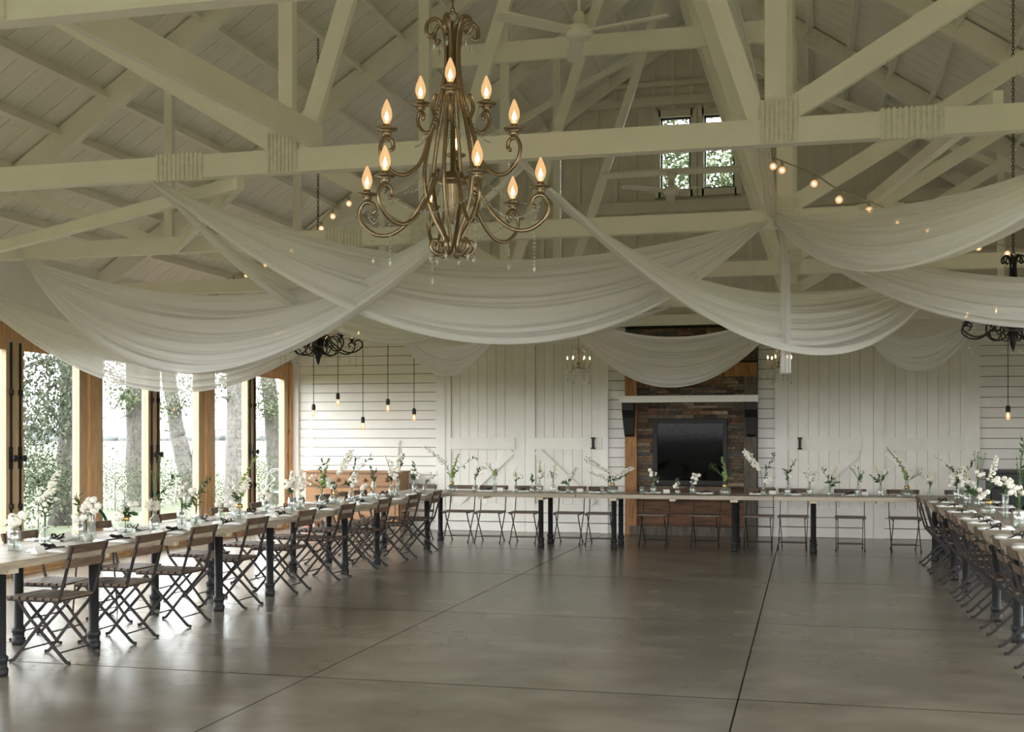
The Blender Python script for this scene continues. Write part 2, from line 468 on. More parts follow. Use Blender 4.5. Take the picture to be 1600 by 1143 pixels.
# trusses
def plate_mesh(w, h, n):
    b = MB().box(-w / 2, w / 2, -.003, 0, -h / 2, h / 2)
    for i in range(n):
        x = -w / 2 + w * (i + .5) / n
        b.box(x - w / n * .25, x + w / n * .25, -.013, -.003, -h / 2 - .006, h / 2 + .006)
    return b.mesh('nail_plate', 'plate_paint')
PL_S, PL_N = plate_mesh(.36, .175, 11), plate_mesh(.22, .25, 8)
PL_R = plate_mesh(.30, .20, 9)
def truss(i, Y):
    names = ['nearest roof truss, its tie beam crossing the top left corner', 'roof truss with wide tie beam right behind the large brass chandelier',
             'roof truss carrying the central gathered fabric knots, second tie beam behind the chandelier',
             'roof truss fourth from the camera, half hidden by the white fabric', 'rearmost roof truss just before the gable windows']
    t = thing('roof_truss', 'cream painted ' + names[i], 'truss', (0, Y, 3.33), 0, 'cream roof trusses')
    def part(nm, x0, z0, x1, z1, h, w=.062, y=0.):
        MB().beam((x0, y, z0 - 3.33), (x1, y, z1 - 3.33), w, h).build(nm, 'cream_paint', t)
    MB().box(-XW, XW, -.045, .045, 0, .155).build('tie_beam', 'cream_paint', t)
    for s in (-1, 1):
        o = .135 / math.cos(SL)
        part('rafter', s * .02, RIDGE - o, s * XW, roofz(XW) - o, .225, .09)
        part('vertical_web', s * 1.6, 3.46, s * 1.6, roofz(1.6) - .2, .10 if s < 0 else .13, .075)
        part('vertical_web', s * 4.19, 3.46, s * 4.19, roofz(4.19) - .2, .085, .06)
        part('diagonal_web', s * 1.5, 3.46, s * .06, 7.85, .115, .062, .002)
        part('diagonal_web', s * 1.66, 3.52, s * 4.3, 5.10, .135, .064, -.002)
        part('diagonal_web', s * 4.30, 3.44, s * 5.9, 4.02, .10, .06)
        put(PL_S, 'nail_plate', t, (s * 2.38, -.045, .0775))
        put(PL_N, 'nail_plate', t, (s * 1.62, -.045, .135))
        for xx in (4.19, 1.9):
            put(PL_R, 'nail_plate', t, (s * xx, -.046, roofz(xx) - 3.33 - .16), (0, s * SL, 0))
    if i == 4:
        MB().tube(smooth_path([(-.95, -.02, 1.83), (0, -.02, 1.84), (.95, -.02, 1.83)]), .05, 8).build('collar_tie', 'cream_paint', t)
        part('tie_rod', -4.9, 4.62, 0, 7.0, .07, .05, .03) if False else None
        MB().beam((-5.0, .05, roofz(5.0) - 3.33 - .25), (.0, .05, 3.72), .05, .085).build('scissor_tie', 'cream_paint', t)
        MB().beam((5.0, .05, roofz(5.0) - 3.33 - .25), (.0, .05, 3.72), .05, .085).build('scissor_tie', 'cream_paint', t)
    elif i == 2:
        MB().box(-1.62, 1.62, .032, .075, 1.61, 1.79).build('collar_tie', 'cream_paint', t)
    return t
for i, Y in enumerate(TY): truss(i, Y)
# braces that lie on the tie beams between trusses
def brace(p0, p1, w, h, label, side=(1, 0, 0)):
    o = MB().beam(p0, p1, w, h, side).build('roof_brace', 'cream_paint')
    return tag(o, label, 'brace')
brace((-1.59, 4.30, 3.57), (-1.40, 7.42, 3.57), .05, .17, 'long cream brace running from nearest tie beam to the brass chandelier truss')
brace((-6.8, 10.2, 3.297), (-1.97, 7.40, 3.297), .09, .06, 'thin cream diagonal brace lying across the two left tie beams', (0, 0, 1))
brace((-4.12, 10.26, 3.36), (-2.0, 7.42, 3.29), .08, .055, 'short cream diagonal brace under the tie beam behind the left fabric knot', (0, 0, 1))
brace((2.30, 10.3, 3.53), (2.86, 7.35, 3.53), .06, .09, 'doubled cream brace above the right hand white drape')

# far wall with gable
w = MB()
def slab_poly(pts):
    n = len(pts)
    vs = [(x, YF + .04, z) for x, z in pts] + [(x, YF + .18, z) for x, z in pts]
    fs = [tuple(range(n)), tuple(reversed(range(n, 2 * n)))] + [(i, (i + 1) % n, n + (i + 1) % n, n + i) for i in range(n)]
    w.add(vs, fs)
gx = lambda z: (RIDGE + .03 - z) / PITCH
GW = [(-.52, .02), (.17, .71)]; G0, G1 = 5.47, 6.70
slab_poly([(-XW - .1, -.05), (XW + .1, -.05), (XW + .1, 3.65), (-XW - .1, 3.65)])
slab_poly([(-XW, 3.65), (XW, 3.65), (gx(G0), G0), (-gx(G0), G0)])
slab_poly([(-gx(G0), G0), (GW[0][0], G0), (GW[0][0], G1), (-gx(G1), G1)])
slab_poly([(GW[0][1], G0), (GW[1][0], G0), (GW[1][0], G1), (GW[0][1], G1)])
slab_poly([(GW[1][1], G0), (gx(G0), G0), (gx(G1), G1), (GW[1][1], G1)])
slab_poly([(-gx(G1), G1), (gx(G1), G1), (0, RIDGE + .03)])
wf = put(fixn(w.mesh('wall_far', 'gable_paint')), 'wall_far')
tag(wf, 'white shiplap far wall under a cream board-and-batten gable', 'wall', kind='structure')
# shiplap boards
def shiplap(x0, x1, ztop, z0=-.015, y=YF):
    z = z0
    k = 0
    while z < ztop - .02:
        z1 = min(z + .155, ztop)
        MB().box(x0, x1, y - .0, y + .04, z + .006, z1 - .004).build('shiplap_board', 'white_paint', wf)
        z += .155; k += 1
shiplap(-6.735, -4.25, 3.32)
shiplap(-1.34, -1.04, 3.32)
shiplap(1.04, 1.34, 3.32)
shiplap(4.30, XW, 3.32)
MB().box(-6.5, 6.5, YF + .036, YF + .041, 0, 3.3).build('shiplap_backing', 'groove', wf)
for x in [k * .305 - 6.4 for k in range(43)]:
    zt = roofz(x) - .05
    if any(a - .06 < x < b + .06 for a, b in GW):
        MB().box(x - .03, x + .03, YF + .005, YF + .04, 3.5, G0 - .1).build('batten', 'gable_paint', wf)
        MB().box(x - .03, x + .03, YF + .005, YF + .04, G1 + .1, zt).build('batten', 'gable_paint', wf)
    elif zt > 3.6:
        MB().box(x - .03, x + .03, YF + .005, YF + .04, 3.5, zt).build('batten', 'gable_paint', wf)
for z, hh in ((4.3, .14), (5.24, .18), (6.93, .14), (7.2, .08)):
    xx = gx(z + hh) - .12
    MB().box(-xx, xx, YF - .06, YF + .04, z - hh / 2, z + hh / 2).build('girt', 'gable_paint', wf)
for s in (-1, 1):
    MB().beam((0, YF - .03, RIDGE - .12), (s * 6.7, YF - .03, roofz(6.7) - .12), .08, .2).build('gable_rafter', 'cream_paint', wf)
tb = MB().box(-XW, XW, YF - .14, YF + .0, 3.33, 3.50).build('trim_1', 'cream_paint')
tag(tb, 'long cream beam along the top of the far shiplap wall', 'trim', kind='structure')
for k, (x0, x1) in enumerate(((-6.86, -6.735), (-4.25, -4.085), (-1.42, -1.335), (1.30, 1.49), (4.12, 4.31))):
    t = MB().box(x0, x1, YF - .055, YF + .035, 0, 3.33).build('trim_%d' % (k + 2), 'white_paint')
    tag(t, 'white vertical trim board ' + ['in the far left corner beside the timber windows', 'between left shiplap and left barn doors',
        'left of the fireplace shiplap', 'right of the fireplace', 'between right barn doors and right shiplap'][k], 'trim', kind='structure')
for k, (a, b) in enumerate(GW):
    o = thing('window_%d' % (k + 20), ['left', 'right'][k] + ' tall narrow gable window showing green trees', 'window', (0, YF, G0), kind='structure')
    for (x0, x1, z0, z1) in ((a - .07, a + .03, -.08, 1.31), (b - .03, b + .07, -.08, 1.31), (a, b, -.08, .03), (a, b, 1.2, 1.31)):
        MB().box(x0, x1, -.02, .12, z0, z1).build('frame', 'gable_paint', o)
    for (x0, x1, z0, z1) in ((a + .035, a + .06, .03, 1.2), (b - .06, b - .035, .03, 1.2), (a + .03, b - .03, .03, .06), (a + .03, b - .03, 1.17, 1.2)):
        MB().box(x0, x1, .04, .10, z0, z1).build('sash', 'slate_blue', o)
    MB().box(a + .03, b - .03, .07, .078, .03, 1.2).build('pane', 'window_glass', o)

# other walls
wl = MB().box(-XW - .14, -XW, YB, YF + .1, 2.82, roofz(XW) + .1).build('wall_left', 'white_paint')
tag(wl, 'white header wall above the timber glass doors', 'wall', kind='structure')
MB().box(-XW - .1, -XW + .012, YB, YF, 2.66, 2.84).build('door_header', 'pine_post', wl)
MB().box(-XW - .2, -XW + .02, YB, YF, -.02, .035).build('sill', 'pine_post', wl)
wr = MB().box(XW, XW + .14, 12.8, YF + .1, -.02, roofz(XW) + .1).box(XW, XW + .14, YB, 12.8, 2.82, roofz(XW) + .1).build('wall_right', 'white_paint')
tag(wr, 'white wall along the right side of the hall', 'wall', kind='structure')
wb = MB()
wb.box(-XW, -5.2, YB - .14, YB, -.02, 8.2).box(5.2, XW, YB - .14, YB, -.02, 8.2).box(-5.2, 5.2, YB - .14, YB, 3.2, 8.3)  # unseen opening, added and kept wide to let daylight in
tag(wb.build('wall_back', 'white_paint'), 'white gable wall behind the camera, wide doorway added to admit daylight', 'wall', kind='structure')

# glass doors along the left wall
BAY = 2.937
def door_leaf(parent, y0, y1, bolt_side, x=-XW - .05):
    st = .15
    for a, b_ in ((y0, y0 + st), (y1 - st, y1)):
        MB().box(x - .055, x + .045, a, b_, .035, 2.66).build('stile', 'pine_light', parent)
    MB().box(x - .03, x + .035, y0 + st, y1 - st, .035, .27).build('bottom_rail', 'pine_post', parent)
    MB().box(x - .03, x + .035, y0 + st, y1 - st, 2.54, 2.66).build('top_rail', 'pine_post', parent)
    MB().box(x - .004, x + .004, y0 + st, y1 - st, .27, 2.54).build('pane', 'window_glass', parent)
    yb = (y1 - st / 2) if bolt_side > 0 else (y0 + st / 2)
    xb = x + .045 if x < 0 else x - .13
    bo = MB().beam((xb + .01, yb, .06), (xb + .01, yb, 2.62), .020, .020).build('cremone_bolt', 'black_iron', parent)
    pl = MB().box(xb, xb + .016, yb - .028, yb + .028, 1.20, 1.45)
    pl.build('lock_plate', 'black_iron', bo, False)
    MB().tube([(xb + .016, yb, 1.32), (xb + .05, yb, 1.32), (xb + .055, yb, 1.32), (xb + .075, yb, 1.32), (xb + .08, yb, 1.32)],
              [.013, .013, .036, .04, .015], 12).build('knob', 'black_iron', bo, True)
    for zz in (.78, 2.06):
        MB().blob((xb + .012, yb, zz), .032, .045).build('guide', 'black_iron', bo, True)
n = 0
for k in range(8):
    y1 = YF - .06 - k * BAY; y0 = y1 - BAY
    if y1 < YB + 1: break
    n += 1
    o = thing('window_%d' % n, 'timber glass double door in the left wall, ' + (ORD[k] + ' from the far corner'), 'glass door', (0, 0, 0), kind='structure')
    a, b_ = max(y0 + .10, YB), y1 - .10
    m = (a + b_) / 2
    door_leaf(o, a, m - .004, 1); door_leaf(o, m + .004, b_, -1)
    MB().box(-XW - .13, -XW + .04, y0 - .099, y0 + .099, 0, 2.82).build('post', 'pine_post', wl)
MB().box(-XW - .12, -XW + .03, YF - .155, YF, 0, 2.82).build('post', 'pine_post', wl)
for k in range(6):  # unseen doors, added so daylight enters from the right
    y1 = 12.8 - k * 2.9; y0 = y1 - 2.9
    o = thing('window_%d' % (10 + k), 'added unseen timber glass double door in the right wall, ' + (ORD[k] + ' from the solid part'), 'glass door', (0, 0, 0), kind='structure')
    door_leaf(o, y0 + .1, (y0 + y1) / 2 - .004, 1, XW + .06); door_leaf(o, (y0 + y1) / 2 + .004, y1 - .1, -1, XW + .06)
    MB().box(XW - .03, XW + .12, y0 - .095, y0 + .095, 0, 2.82).build('post', 'pine_post', wr)

# barn doors on the far wall
def barn_door(nm, x0, handle_leaf, label):
    d = thing(nm, label, 'barn door', (x0, YF, 0), kind='structure')
    W = 1.375
    for lf in (0, 1):
        ox = lf * (W + .005)
        pre = lambda a, b_, c, e, y, m='door_paint', nm_='frame_board': MB().box(ox + a, ox + b_, y, y + .03, c, e).build(nm_, m, d)
        nb = 7
        for i in range(nb):
            pa, pb = (.10, W - .19) if not lf else (.16, W - .12)
            a = pa + (pb - pa) * i / nb
            e = pa + (pb - pa) * (i + 1) / nb
            pre(a + .003, e - .003, .46, 3.08, -.02, nm_='plank')
        MB().box(ox + .05, ox + W - .05, -.012, .012, .4, 3.1).build('backing', 'door_groove', d)
        s0, s1 = (.0, .10), (W - .19, W)
        if lf: s0, s1 = (.0, .16), (W - .12, W)
        pre(s0[0], s0[1], .0, 3.2, -.045); pre(s1[0], s1[1], .0, 3.2, -.045)
        pre(s0[1], s1[0], 3.06, 3.2, -.045)
        pre(s0[1] - .02, s1[0] + .02, 1.355, 1.545, -.064, nm_='rail')
        for zz in (.0, .155, .31):
            pre(s0[1], s1[0], zz + .005, zz + .15, -.04, nm_='plank')
        lo, hi = (ox + s0[1] + .12, .47), (ox + s1[0] - .03, 1.33)
        if lf: lo, hi = (ox + s1[0] - .12, .47), (ox + s0[1] + .03, 1.33)
        MB().beam((lo[0], -.037, lo[1]), (hi[0], -.037, hi[1]), .03, .13).build('diagonal_brace', 'door_paint', d)
        if lf == handle_leaf:
            hx = ox + (W - .24 if lf else .28)
            h = MB().box(hx - .02, hx + .02, -.10, -.075, 1.38, 1.53).box(hx - .035, hx + .035, -.105, -.055, 1.36, 1.385).box(hx - .035, hx + .035, -.105, -.055, 1.525, 1.55)
            h.build('pull_handle', 'black_iron', d)
    MB().box(-.02, 2 * W + .03, -.06, -.0, 3.2, 3.33).build('head_trim', 'door_paint', d)
    return d
barn_door('door_1', -4.085, 1, 'pair of cream plank barn doors left of the fireplace')
barn_door('door_2', 1.40, 0, 'pair of cream plank barn doors right of the fireplace')

# ------------------------------------------------------------------ fireplace
fp = thing('fireplace', 'rustic stacked stone fireplace with white mantel and black glass firebox', 'fireplace', (0, YF - .12, 0))
FX0, FX1 = -1.04, 1.03
MB().box(FX0, FX1, .02, .115, 0, 3.32).build('core', 'mortar', fp)
MB().box(FX0, FX0 + .19, -.05, .05, 0, 2.5).build('post', 'barn_orange', fp)
MB().box(FX1 - .2, FX1, -.05, .05, 0, 2.5).build('post', 'barn_grey', fp)
MB().box(FX0, FX1, -.055, .05, 2.5, 2.72).build('header_beam', 'barn_orange', fp)
z = .74
smesh = {}
while z < 3.28:
    hh = random.choice((.042, .05, .06))
    x = FX0 + (.19 if z < 2.5 else 0)
    xe = FX1 - (.2 if z < 2.5 else 0)
    while x < xe - .02:
        ln = random.uniform(.16, .34)
        x2 = min(x + ln, xe)
        if xe - x2 < .08: x2 = xe
        segs = [(x, x2)]
        if z + hh > .80 and z < 1.84:
            segs = [(a, b_) for a, b_ in ((x, min(x2, -.585)), (max(x, .575), x2)) if b_ - a > .02]
        if 2.5 - hh < z < 2.72: segs = []
        for a, b_ in segs:
            dp = random.uniform(-.035, .0)
            MB().box(a + .003, b_ - .003, dp, .03, z + .002, z + hh - .003).build('stone', random.choice(['ledger_stone'] * 4 + ['stone_tan', 'stone_rust', 'stone_grey']), fp)
        x = x2
    z += hh
for zz, h2 in ((.14, .2), (.34, .2), (.54, .2)):
    MB().box(FX0 + .19, FX1 - .2, -.03, .03, zz + .003, zz + h2 - .004).build('plank', 'barn_brown', fp)
MB().box(FX0 + .08, FX1 - .16, -.08, .03, 0, .14).build('hearth_board', 'barn_grey', fp)
mt = MB().box(-1.10, 1.06, -.29, .0, 2.10, 2.205).build('mantel_shelf', 'white_paint', fp)
for s, xx in ((-1, -.96), (1, .945)):
    c = MB(); v = []
    prof = [(0, 2.10), (-.23, 2.10), (-.23, 1.98), (-.16, 1.86), (-.12, 1.60), (-.05, 1.56), (0, 1.56)]
    for dx in (-.095, .095):
        v += [(xx + dx * (1 if zz > 1.8 else .75), y - .05, zz) for y, zz in prof]
    m_ = len(prof)
    c.add(v, [tuple(range(m_)), tuple(reversed(range(m_, 2 * m_)))] + [(i, (i + 1) % m_, m_ + (i + 1) % m_, m_ + i) for i in range(m_)])
    put(fixn(c.mesh('corbel', 'black_iron')), 'corbel', fp)
fb = MB()
for (a, b_, c, e) in ((-.585, -.52, .80, 1.84), (.51, .575, .80, 1.84), (-.52, .51, 1.77, 1.84), (-.52, .51, .80, .87)):
    fb.box(a, b_, -.07, .03, c, e)
fbo = fb.build('firebox_frame', 'black_iron', fp)
MB().box(-.52, .51, -.03, -.025, .87, 1.77).build('firebox_glass', 'fire_glass', fbo)
MB().box(-.52, .51, .012, .02, .87, 1.77).build('firebox_back', 'soot', fbo)
for (a, b_, r) in (((-.3, -.005, .93), (.22, -.003, .99), .03), ((-.15, -.003, 1.0), (.3, -.002, 1.02), .025), ((-.25, -.004, .97), (-.02, -.004, 1.12), .025)):
    MB().tube([a, b_], min(r, .02), 7).build('log', 'log', fbo)

# ------------------------------------------------------------------ furniture: tables
def table(label, cx, cy, rz, length, width=.88):
    t = thing('dining_table', label, 'table', (cx, cy, 0), rz, 'long banquet tables')
    nb = 5
    for i in range(nb):
        x0 = -width / 2 + width * i / nb; x1 = x0 + width / nb
        MB().box(x0 + .002, x1 - .002, -length / 2 + .003, length / 2 - .003, .708, .76).build('plank', 'table_wood', t)
    for sy in (-1, 1):
        yy = sy * (length / 2 - .52)
        MB().box(-width / 2 + .04, width / 2 - .04, yy - .05, yy + .05, .672, .708).build('cleat', 'cleat_wood', t)
        for sx in (-1, 1):
            b = MB().lathe([(.046, 0), (.05, .02), (.05, .05), (.043, .055), (.043, .09), (.05, .095), (.05, .125), (.036, .135), (.036, .672)], 14)
            b.build('pipe_leg', 'pipe_steel', t, True, (sx * (.30 if sx < 0 else .34), yy, 0))
    for yy in (0,):
        MB().box(-width / 2 + .012, width / 2 - .012, yy - .04, yy + .04, .678, .708).build('cleat', 'cleat_wood', t)
    return t
TX = 3.645
for k, (y0, y1) in enumerate(((4.26, 7.24), (7.245, 10.21), (10.215, 13.20), (13.205, 16.22))):
    pos = ['nearest the camera', 'second from the camera', 'third from the camera', 'at the far end'][k]
    table('long pale plank dining table on pipe legs in the window row, ' + pos, -TX, (y0 + y1) / 2, PI, y1 - y0)
    if k: table('long pale plank dining table on pipe legs in the right row, ' + pos.replace('second from', 'nearest').replace('third from the camera', 'in the middle'), TX, (y0 + y1) / 2, 0, y1 - y0)
for k, (x0, x1) in enumerate(((-4.085, -1.352), (-1.348, 1.348), (1.352, 4.085))):
    table('long plank dining table on pipe legs ' + ['before the left barn doors', 'in front of the fireplace', 'before the right barn doors'][k],
          (x0 + x1) / 2, 16.69, PI / 2, x1 - x0)

# ------------------------------------------------------------------ folding chairs
def chair_parts():
    P = []
    def a(mb, nm, m, smooth=False): P.append((nm, mb.mesh(nm, m, smooth)))
    for i in range(7):
        x = -.168 + i * .0635
        a(MB().box(x, x + .046, -.205, .205, .440, .457), 'seat_slat', 'chair_wood')
    def bs(z0, z1, x0):
        b = MB()
        b.add([(x0 + dx - (zz - z0) * .27 - .018 * (1 - (yy / .22) ** 2), yy, zz) for yy in (-.22, -.11, 0, .11, .22) for dx, zz in ((0, z0), (.016, z0), (.016, z1), (0, z1))],
              [f for i in range(4) for f in [tuple(4 * i + q for q in (0, 1, 5, 4)), tuple(4 * i + q for q in (1, 2, 6, 5)), tuple(4 * i + q for q in (2, 3, 7, 6)), tuple(4 * i + q for q in (3, 0, 4, 7))]] + [(0, 3, 2, 1), (16, 17, 18, 19)])
        return b
    me = bs(.765, .825, -.262); P.append(('back_slat', fixn(me.mesh('back_slat', 'chair_wood'))))
    me = bs(.665, .722, -.235); P.append(('back_slat', fixn(me.mesh('back_slat', 'chair_wood'))))
    for s in (-1, 1):
        y = s * .19
        pts = smooth_path([(-.272, y, .815), (-.232, y, .66), (-.192, y, .52), (-.165, y, .44), (-.10, y, .36), (.04, y, .21), (.19, y, .03), (.215, y, .014), (.235, y, .008)], 2)
        b = MB()
        for p, q in zip(pts[:-1], pts[1:]): b.beam(p, q + (q - p) * .08, .010, .021)
        a(b, 'leg', 'chair_steel')
        y = s * .165
        pts = smooth_path([(.19, y, .435), (.09, y, .31), (-.03, y, .19), (-.19, y, .03), (-.215, y, .014), (-.235, y, .008)], 2)
        b = MB()
        for p, q in zip(pts[:-1], pts[1:]): b.beam(p, q + (q - p) * .08, .010, .021)
        a(b, 'leg', 'chair_steel')
        a(MB().box(-.175, .26, s * .178 - .006, s * .178 + .006, .424, .442), 'seat_rail', 'chair_steel')
        a(MB().blob((.228, s * .19, .012), .014, .012, 8, 4), 'foot', 'black_iron', True)
        a(MB().blob((-.228, s * .165, .012), .014, .012, 8, 4), 'foot', 'black_iron', True)
    for (x, z, wd) in ((.145, .085, .19), (-.145, .075, .165), (-.165, .435, .19), (.085, .305, .165)):
        a(MB().tube([(x, -wd, z), (x, wd, z)], .0055, 6), 'rung', 'chair_steel')
    return P
CP = chair_parts()
def chair(label, x, y, rz, group):
    c = thing('folding_chair', label, 'chair', (x, y, 0), rz, group)
    for nm, me in CP: put(me, nm, c)
    return c
LIN = [7.33, 8.13, 8.96, 10.0, 11.1, 12.2, 13.35, 14.42, 15.42]
for i, y in enumerate(LIN):
    chair('brown slatted folding chair, %s from the camera, on dance-floor side of window-row tables' % ORD[i], -3.36 + random.uniform(-.02, .02), y, PI + random.uniform(-.04, .04), 'chairs on the dance-floor side of the left tables')
LOUT = [6.3, 8.05, 9.1, 10.3, 11.35, 12.3, 13.3, 14.05, 14.7, 15.38]
for i, y in enumerate(LOUT):
    chair('brown slatted folding chair, %s from the camera, between window-row tables and glass doors' % ORD[i], -3.93 + random.uniform(-.03, .02), y, random.uniform(-.06, .06), 'chairs on the window side of the left tables')
FXS = [-3.92, -3.28, -2.79, -2.26, -1.6, -1.13, -.345, .39, 1.13, 1.6, 2.37, 3.09, 3.84]
for i, x in enumerate(FXS):
    chair('brown slatted folding chair behind the far table, %s from the left' % ORD[i], x, 17.06 + random.uniform(-.02, .02), -PI / 2 + random.uniform(-.05, .05), 'chairs behind the far tables')
RIN = [8.4, 9.25, 10.1, 11.02, 11.72, 12.3, 13.38, 14.4, 15.3]
for i, y in enumerate(RIN):
    chair('dark folding chair on inner side of the right table row, %s from the far end' % ORD[len(RIN) - 1 - i], 3.385 + random.uniform(-.015, .015), y, random.uniform(-.03, .03), 'chairs on the inner side of the right tables')

# ------------------------------------------------------------------ dresser and cabinet
def dresser(label, x0, x1, yb, dep, h, m, md, nm='dresser'):
    d = thing(nm, label, 'dresser', ((x0 + x1) / 2, yb - dep / 2, 0))
    W = x1 - x0; hw = W / 2; yf = -dep / 2
    MB().box(-hw + .03, hw - .03, yf + .02, dep / 2 - .01, .10, h - .03).build('body', m, d)
    MB().box(-hw, hw, yf - .015, dep / 2, h - .03, h).build('top', m, d)
    for sx in (-1, 1):
        for sy in (-1, 1):
            MB().box(sx * (hw - .08) - .035, sx * (hw - .08) + .035, sy * (dep / 2 - .06) - .035, sy * (dep / 2 - .06) + .035, 0, .10).build('foot', m, d)
    MB().box(-hw + .05, hw - .05, yf - .004, yf + .02, .11, h - .035).build('gap_shade_panel', 'oak_dark' if m == 'oak' else 'black_iron', d)  # dark sheet behind the fronts, gap shade put into its colour
    def knob(x, z, par):
        MB().lathe([(.014, 0), (.014, .015), (.032, .02), (.034, .032), (.018, .042), (0, .045)], 10).build('knob', md, par, True, (x, yf - .02, z), (PI / 2, 0, 0))
    for s in (-1, 1):
        o = MB().box(s * hw * .49 - hw * .45, s * hw * .49 + hw * .45, yf - .022, yf + .02, h - .24, h - .06).build('drawer', m, d)
        knob(s * hw * .49 - hw * .22, h - .15, o); knob(s * hw * .49 + hw * .22, h - .15, o)
    for s in (-1, 1):
        cx = s * hw * .68
        o = MB().box(cx - hw * .26, cx + hw * .26, yf - .022, yf + .02, .14, h - .28).build('door', m, d)
        arch = [(cx - hw * .19, .2), (cx + hw * .19, .2)] + [(cx + hw * .19 * math.cos(a), h - .42 + .07 * math.sin(a)) for a in [PI * i / 10 for i in range(11)]]
        n_ = len(arch); b = MB()
        b.add([(x, yf - .034, z) for x, z in arch] + [(x, yf - .02, z) for x, z in arch], [tuple(range(n_))] + [(i, (i + 1) % n_, n_ + (i + 1) % n_, n_ + i) for i in range(n_)])
        put(fixn(b.mesh('arched_panel', m)), 'arched_panel', o)
        knob(cx - s * hw * .22, h * .5, o)
    dz = (h - .42) / 3
    for i in range(3):
        o = MB().box(-hw * .38, hw * .38, yf - .022, yf + .02, .15 + i * dz, .15 + (i + 1) * dz - .02).build('drawer', m, d)
        knob(-hw * .2, .15 + (i + .5) * dz, o); knob(hw * .2, .15 + (i + .5) * dz, o)
    return d
dresser('orange oak dresser with round knobs against the left shiplap wall', -6.45, -4.70, 18.97, .44, .99, 'oak', 'oak_dark')
dresser('dark slate painted sideboard against the right shiplap wall', 4.36, 6.2, 18.97, .44, 1.07, 'slate_blue', 'black_iron', 'sideboard')
rc = MB().lathe([(.07, 0), (.075, .005), (.072, .02), (.03, .15), (.012, .2), (0, .2)], 12).build('red_cone', 'red_plastic', None, True, (-6.2, 18.2, 0))
tag(rc, 'small red cone on the floor before the oak dresser', 'cone')

# bag hung on a window-side chair
bg = thing('basket_bag', 'woven basket bag with dark green handle behind the window-row table', 'bag', (-4.42, 9.42, .0))
MB().lathe([(.0, .50), (.1, .50), (.16, .54), (.20, .62), (.205, .66), (.19, .66)], 14).build('basket', 'wicker', bg, True)
MB().tube(smooth_path([(-.0, -.19, .65), (0, -.17, .80), (0, -.06, .90), (0, .06, .90), (0, .17, .80), (0, .19, .65)], 4), .014, 8).build('handle', 'bag_green', bg, True)
MB().lathe([(.200, .64), (.215, .65), (.215, .675), (.195, .675)], 14).build('rim', 'bag_green', bg, True)
for a in range(4):
    MB().tube([(.15 * math.cos(a * PI / 2 + .7), .15 * math.sin(a * PI / 2 + .7), .55), (.19 * math.cos(a * PI / 2 + .7), .19 * math.sin(a * PI / 2 + .7), .0)], .009, 6).build('stand_leg', 'black_iron', bg)

# ------------------------------------------------------------------ place settings
def napkin_mesh(w, l):
    b = MB(); nx, ny = 5, 7
    top = [[(-w / 2 + w * i / nx, -l / 2 + l * j / ny, .014 + .007 * math.sin(i * 2.1 + j * .8) + .004 * math.sin(j * 2.3)) for i in range(nx + 1)] for j in range(ny + 1)]
    vs = [p for r in top for p in r] + [(x, y, 0) for r in top for x, y, z in r]
    K = (nx + 1) * (ny + 1); id_ = lambda i, j: j * (nx + 1) + i; fs = []
    for j in range(ny):
        for i in range(nx):
            fs.append((id_(i, j), id_(i + 1, j), id_(i + 1, j + 1), id_(i, j + 1)))
            fs.append((K + id_(i, j + 1), K + id_(i + 1, j + 1), K + id_(i + 1, j), K + id_(i, j)))
    for i in range(nx):
        fs.append((K + id_(i, 0), K + id_(i + 1, 0), id_(i + 1, 0), id_(i, 0)))
        fs.append((id_(i, ny), id_(i + 1, ny), K + id_(i + 1, ny), K + id_(i, ny)))
    for j in range(ny):
        fs.append((id_(0, j), id_(0, j + 1), K + id_(0, j + 1), K + id_(0, j)))
        fs.append((K + id_(nx, j), K + id_(nx, j + 1), id_(nx, j + 1), id_(nx, j)))
    return b.add(vs, fs).mesh('cloth', 'napkin', True)
NAP = napkin_mesh(.30, .24)
def ribbon_mesh():
    b = MB()
    b.box(-.012, .012, -.105, .105, .0, .028)
    for s in (-1, 1):
        pts = smooth_path([(0, 0, .03), (s * .03, .02, .06), (s * .06, .03, .065), (s * .05, .0, .035), (0, 0, .03)], 3)
        for p, q in zip(pts[:-1], pts[1:]): b.beam(p, q, .03, .004)
        pts = smooth_path([(0, 0, .03), (s * .05, -.05, .028), (s * .11, -.09, .012), (s * .16, -.10, .006)], 3)
        for p, q in zip(pts[:-1], pts[1:]): b.beam(p, q, .022, .004, (0, 1, .3))
    return b.mesh('ribbon_bow', 'ribbon')
RIB = ribbon_mesh()
CARD = MB().add([(-.045, -.03, 0), (.045, -.03, 0), (.045, 0, .05), (-.045, 0, .05), (-.045, .03, 0), (.045, .03, 0)],
                [(0, 1, 2, 3), (3, 2, 5, 4), (0, 3, 4), (1, 5, 2)]).mesh('place_card', 'paper')
def setting(where, x, y, rz, group, card=True):
    t = thing('napkin', 'white napkin with dark ribbon, ' + where, 'napkin', (x, y, .76), rz, group)
    put(NAP, 'cloth', t); put(RIB, 'ribbon_bow', t, (random.uniform(.0, .06), 0, .002), (0, 0, random.uniform(-.3, .3))).scale = (.72, 1.17, .72)
    if card:
        c = put(CARD, 'place_card', None, (x - .19 * math.sin(rz), y + .19 * math.cos(rz), .76), (0, 0, rz + PI / 2 + random.uniform(-.3, .3)))
        tag(c, 'white place card, ' + where, 'place card', group.replace('napkins', 'place cards'))
for i, y in enumerate(LIN):
    setting('%s from camera, dance-floor edge of window-row tables' % ORD[i], -3.375, y + .02, PI, 'napkins on the inner edge of the left tables', i % 2 == 0)
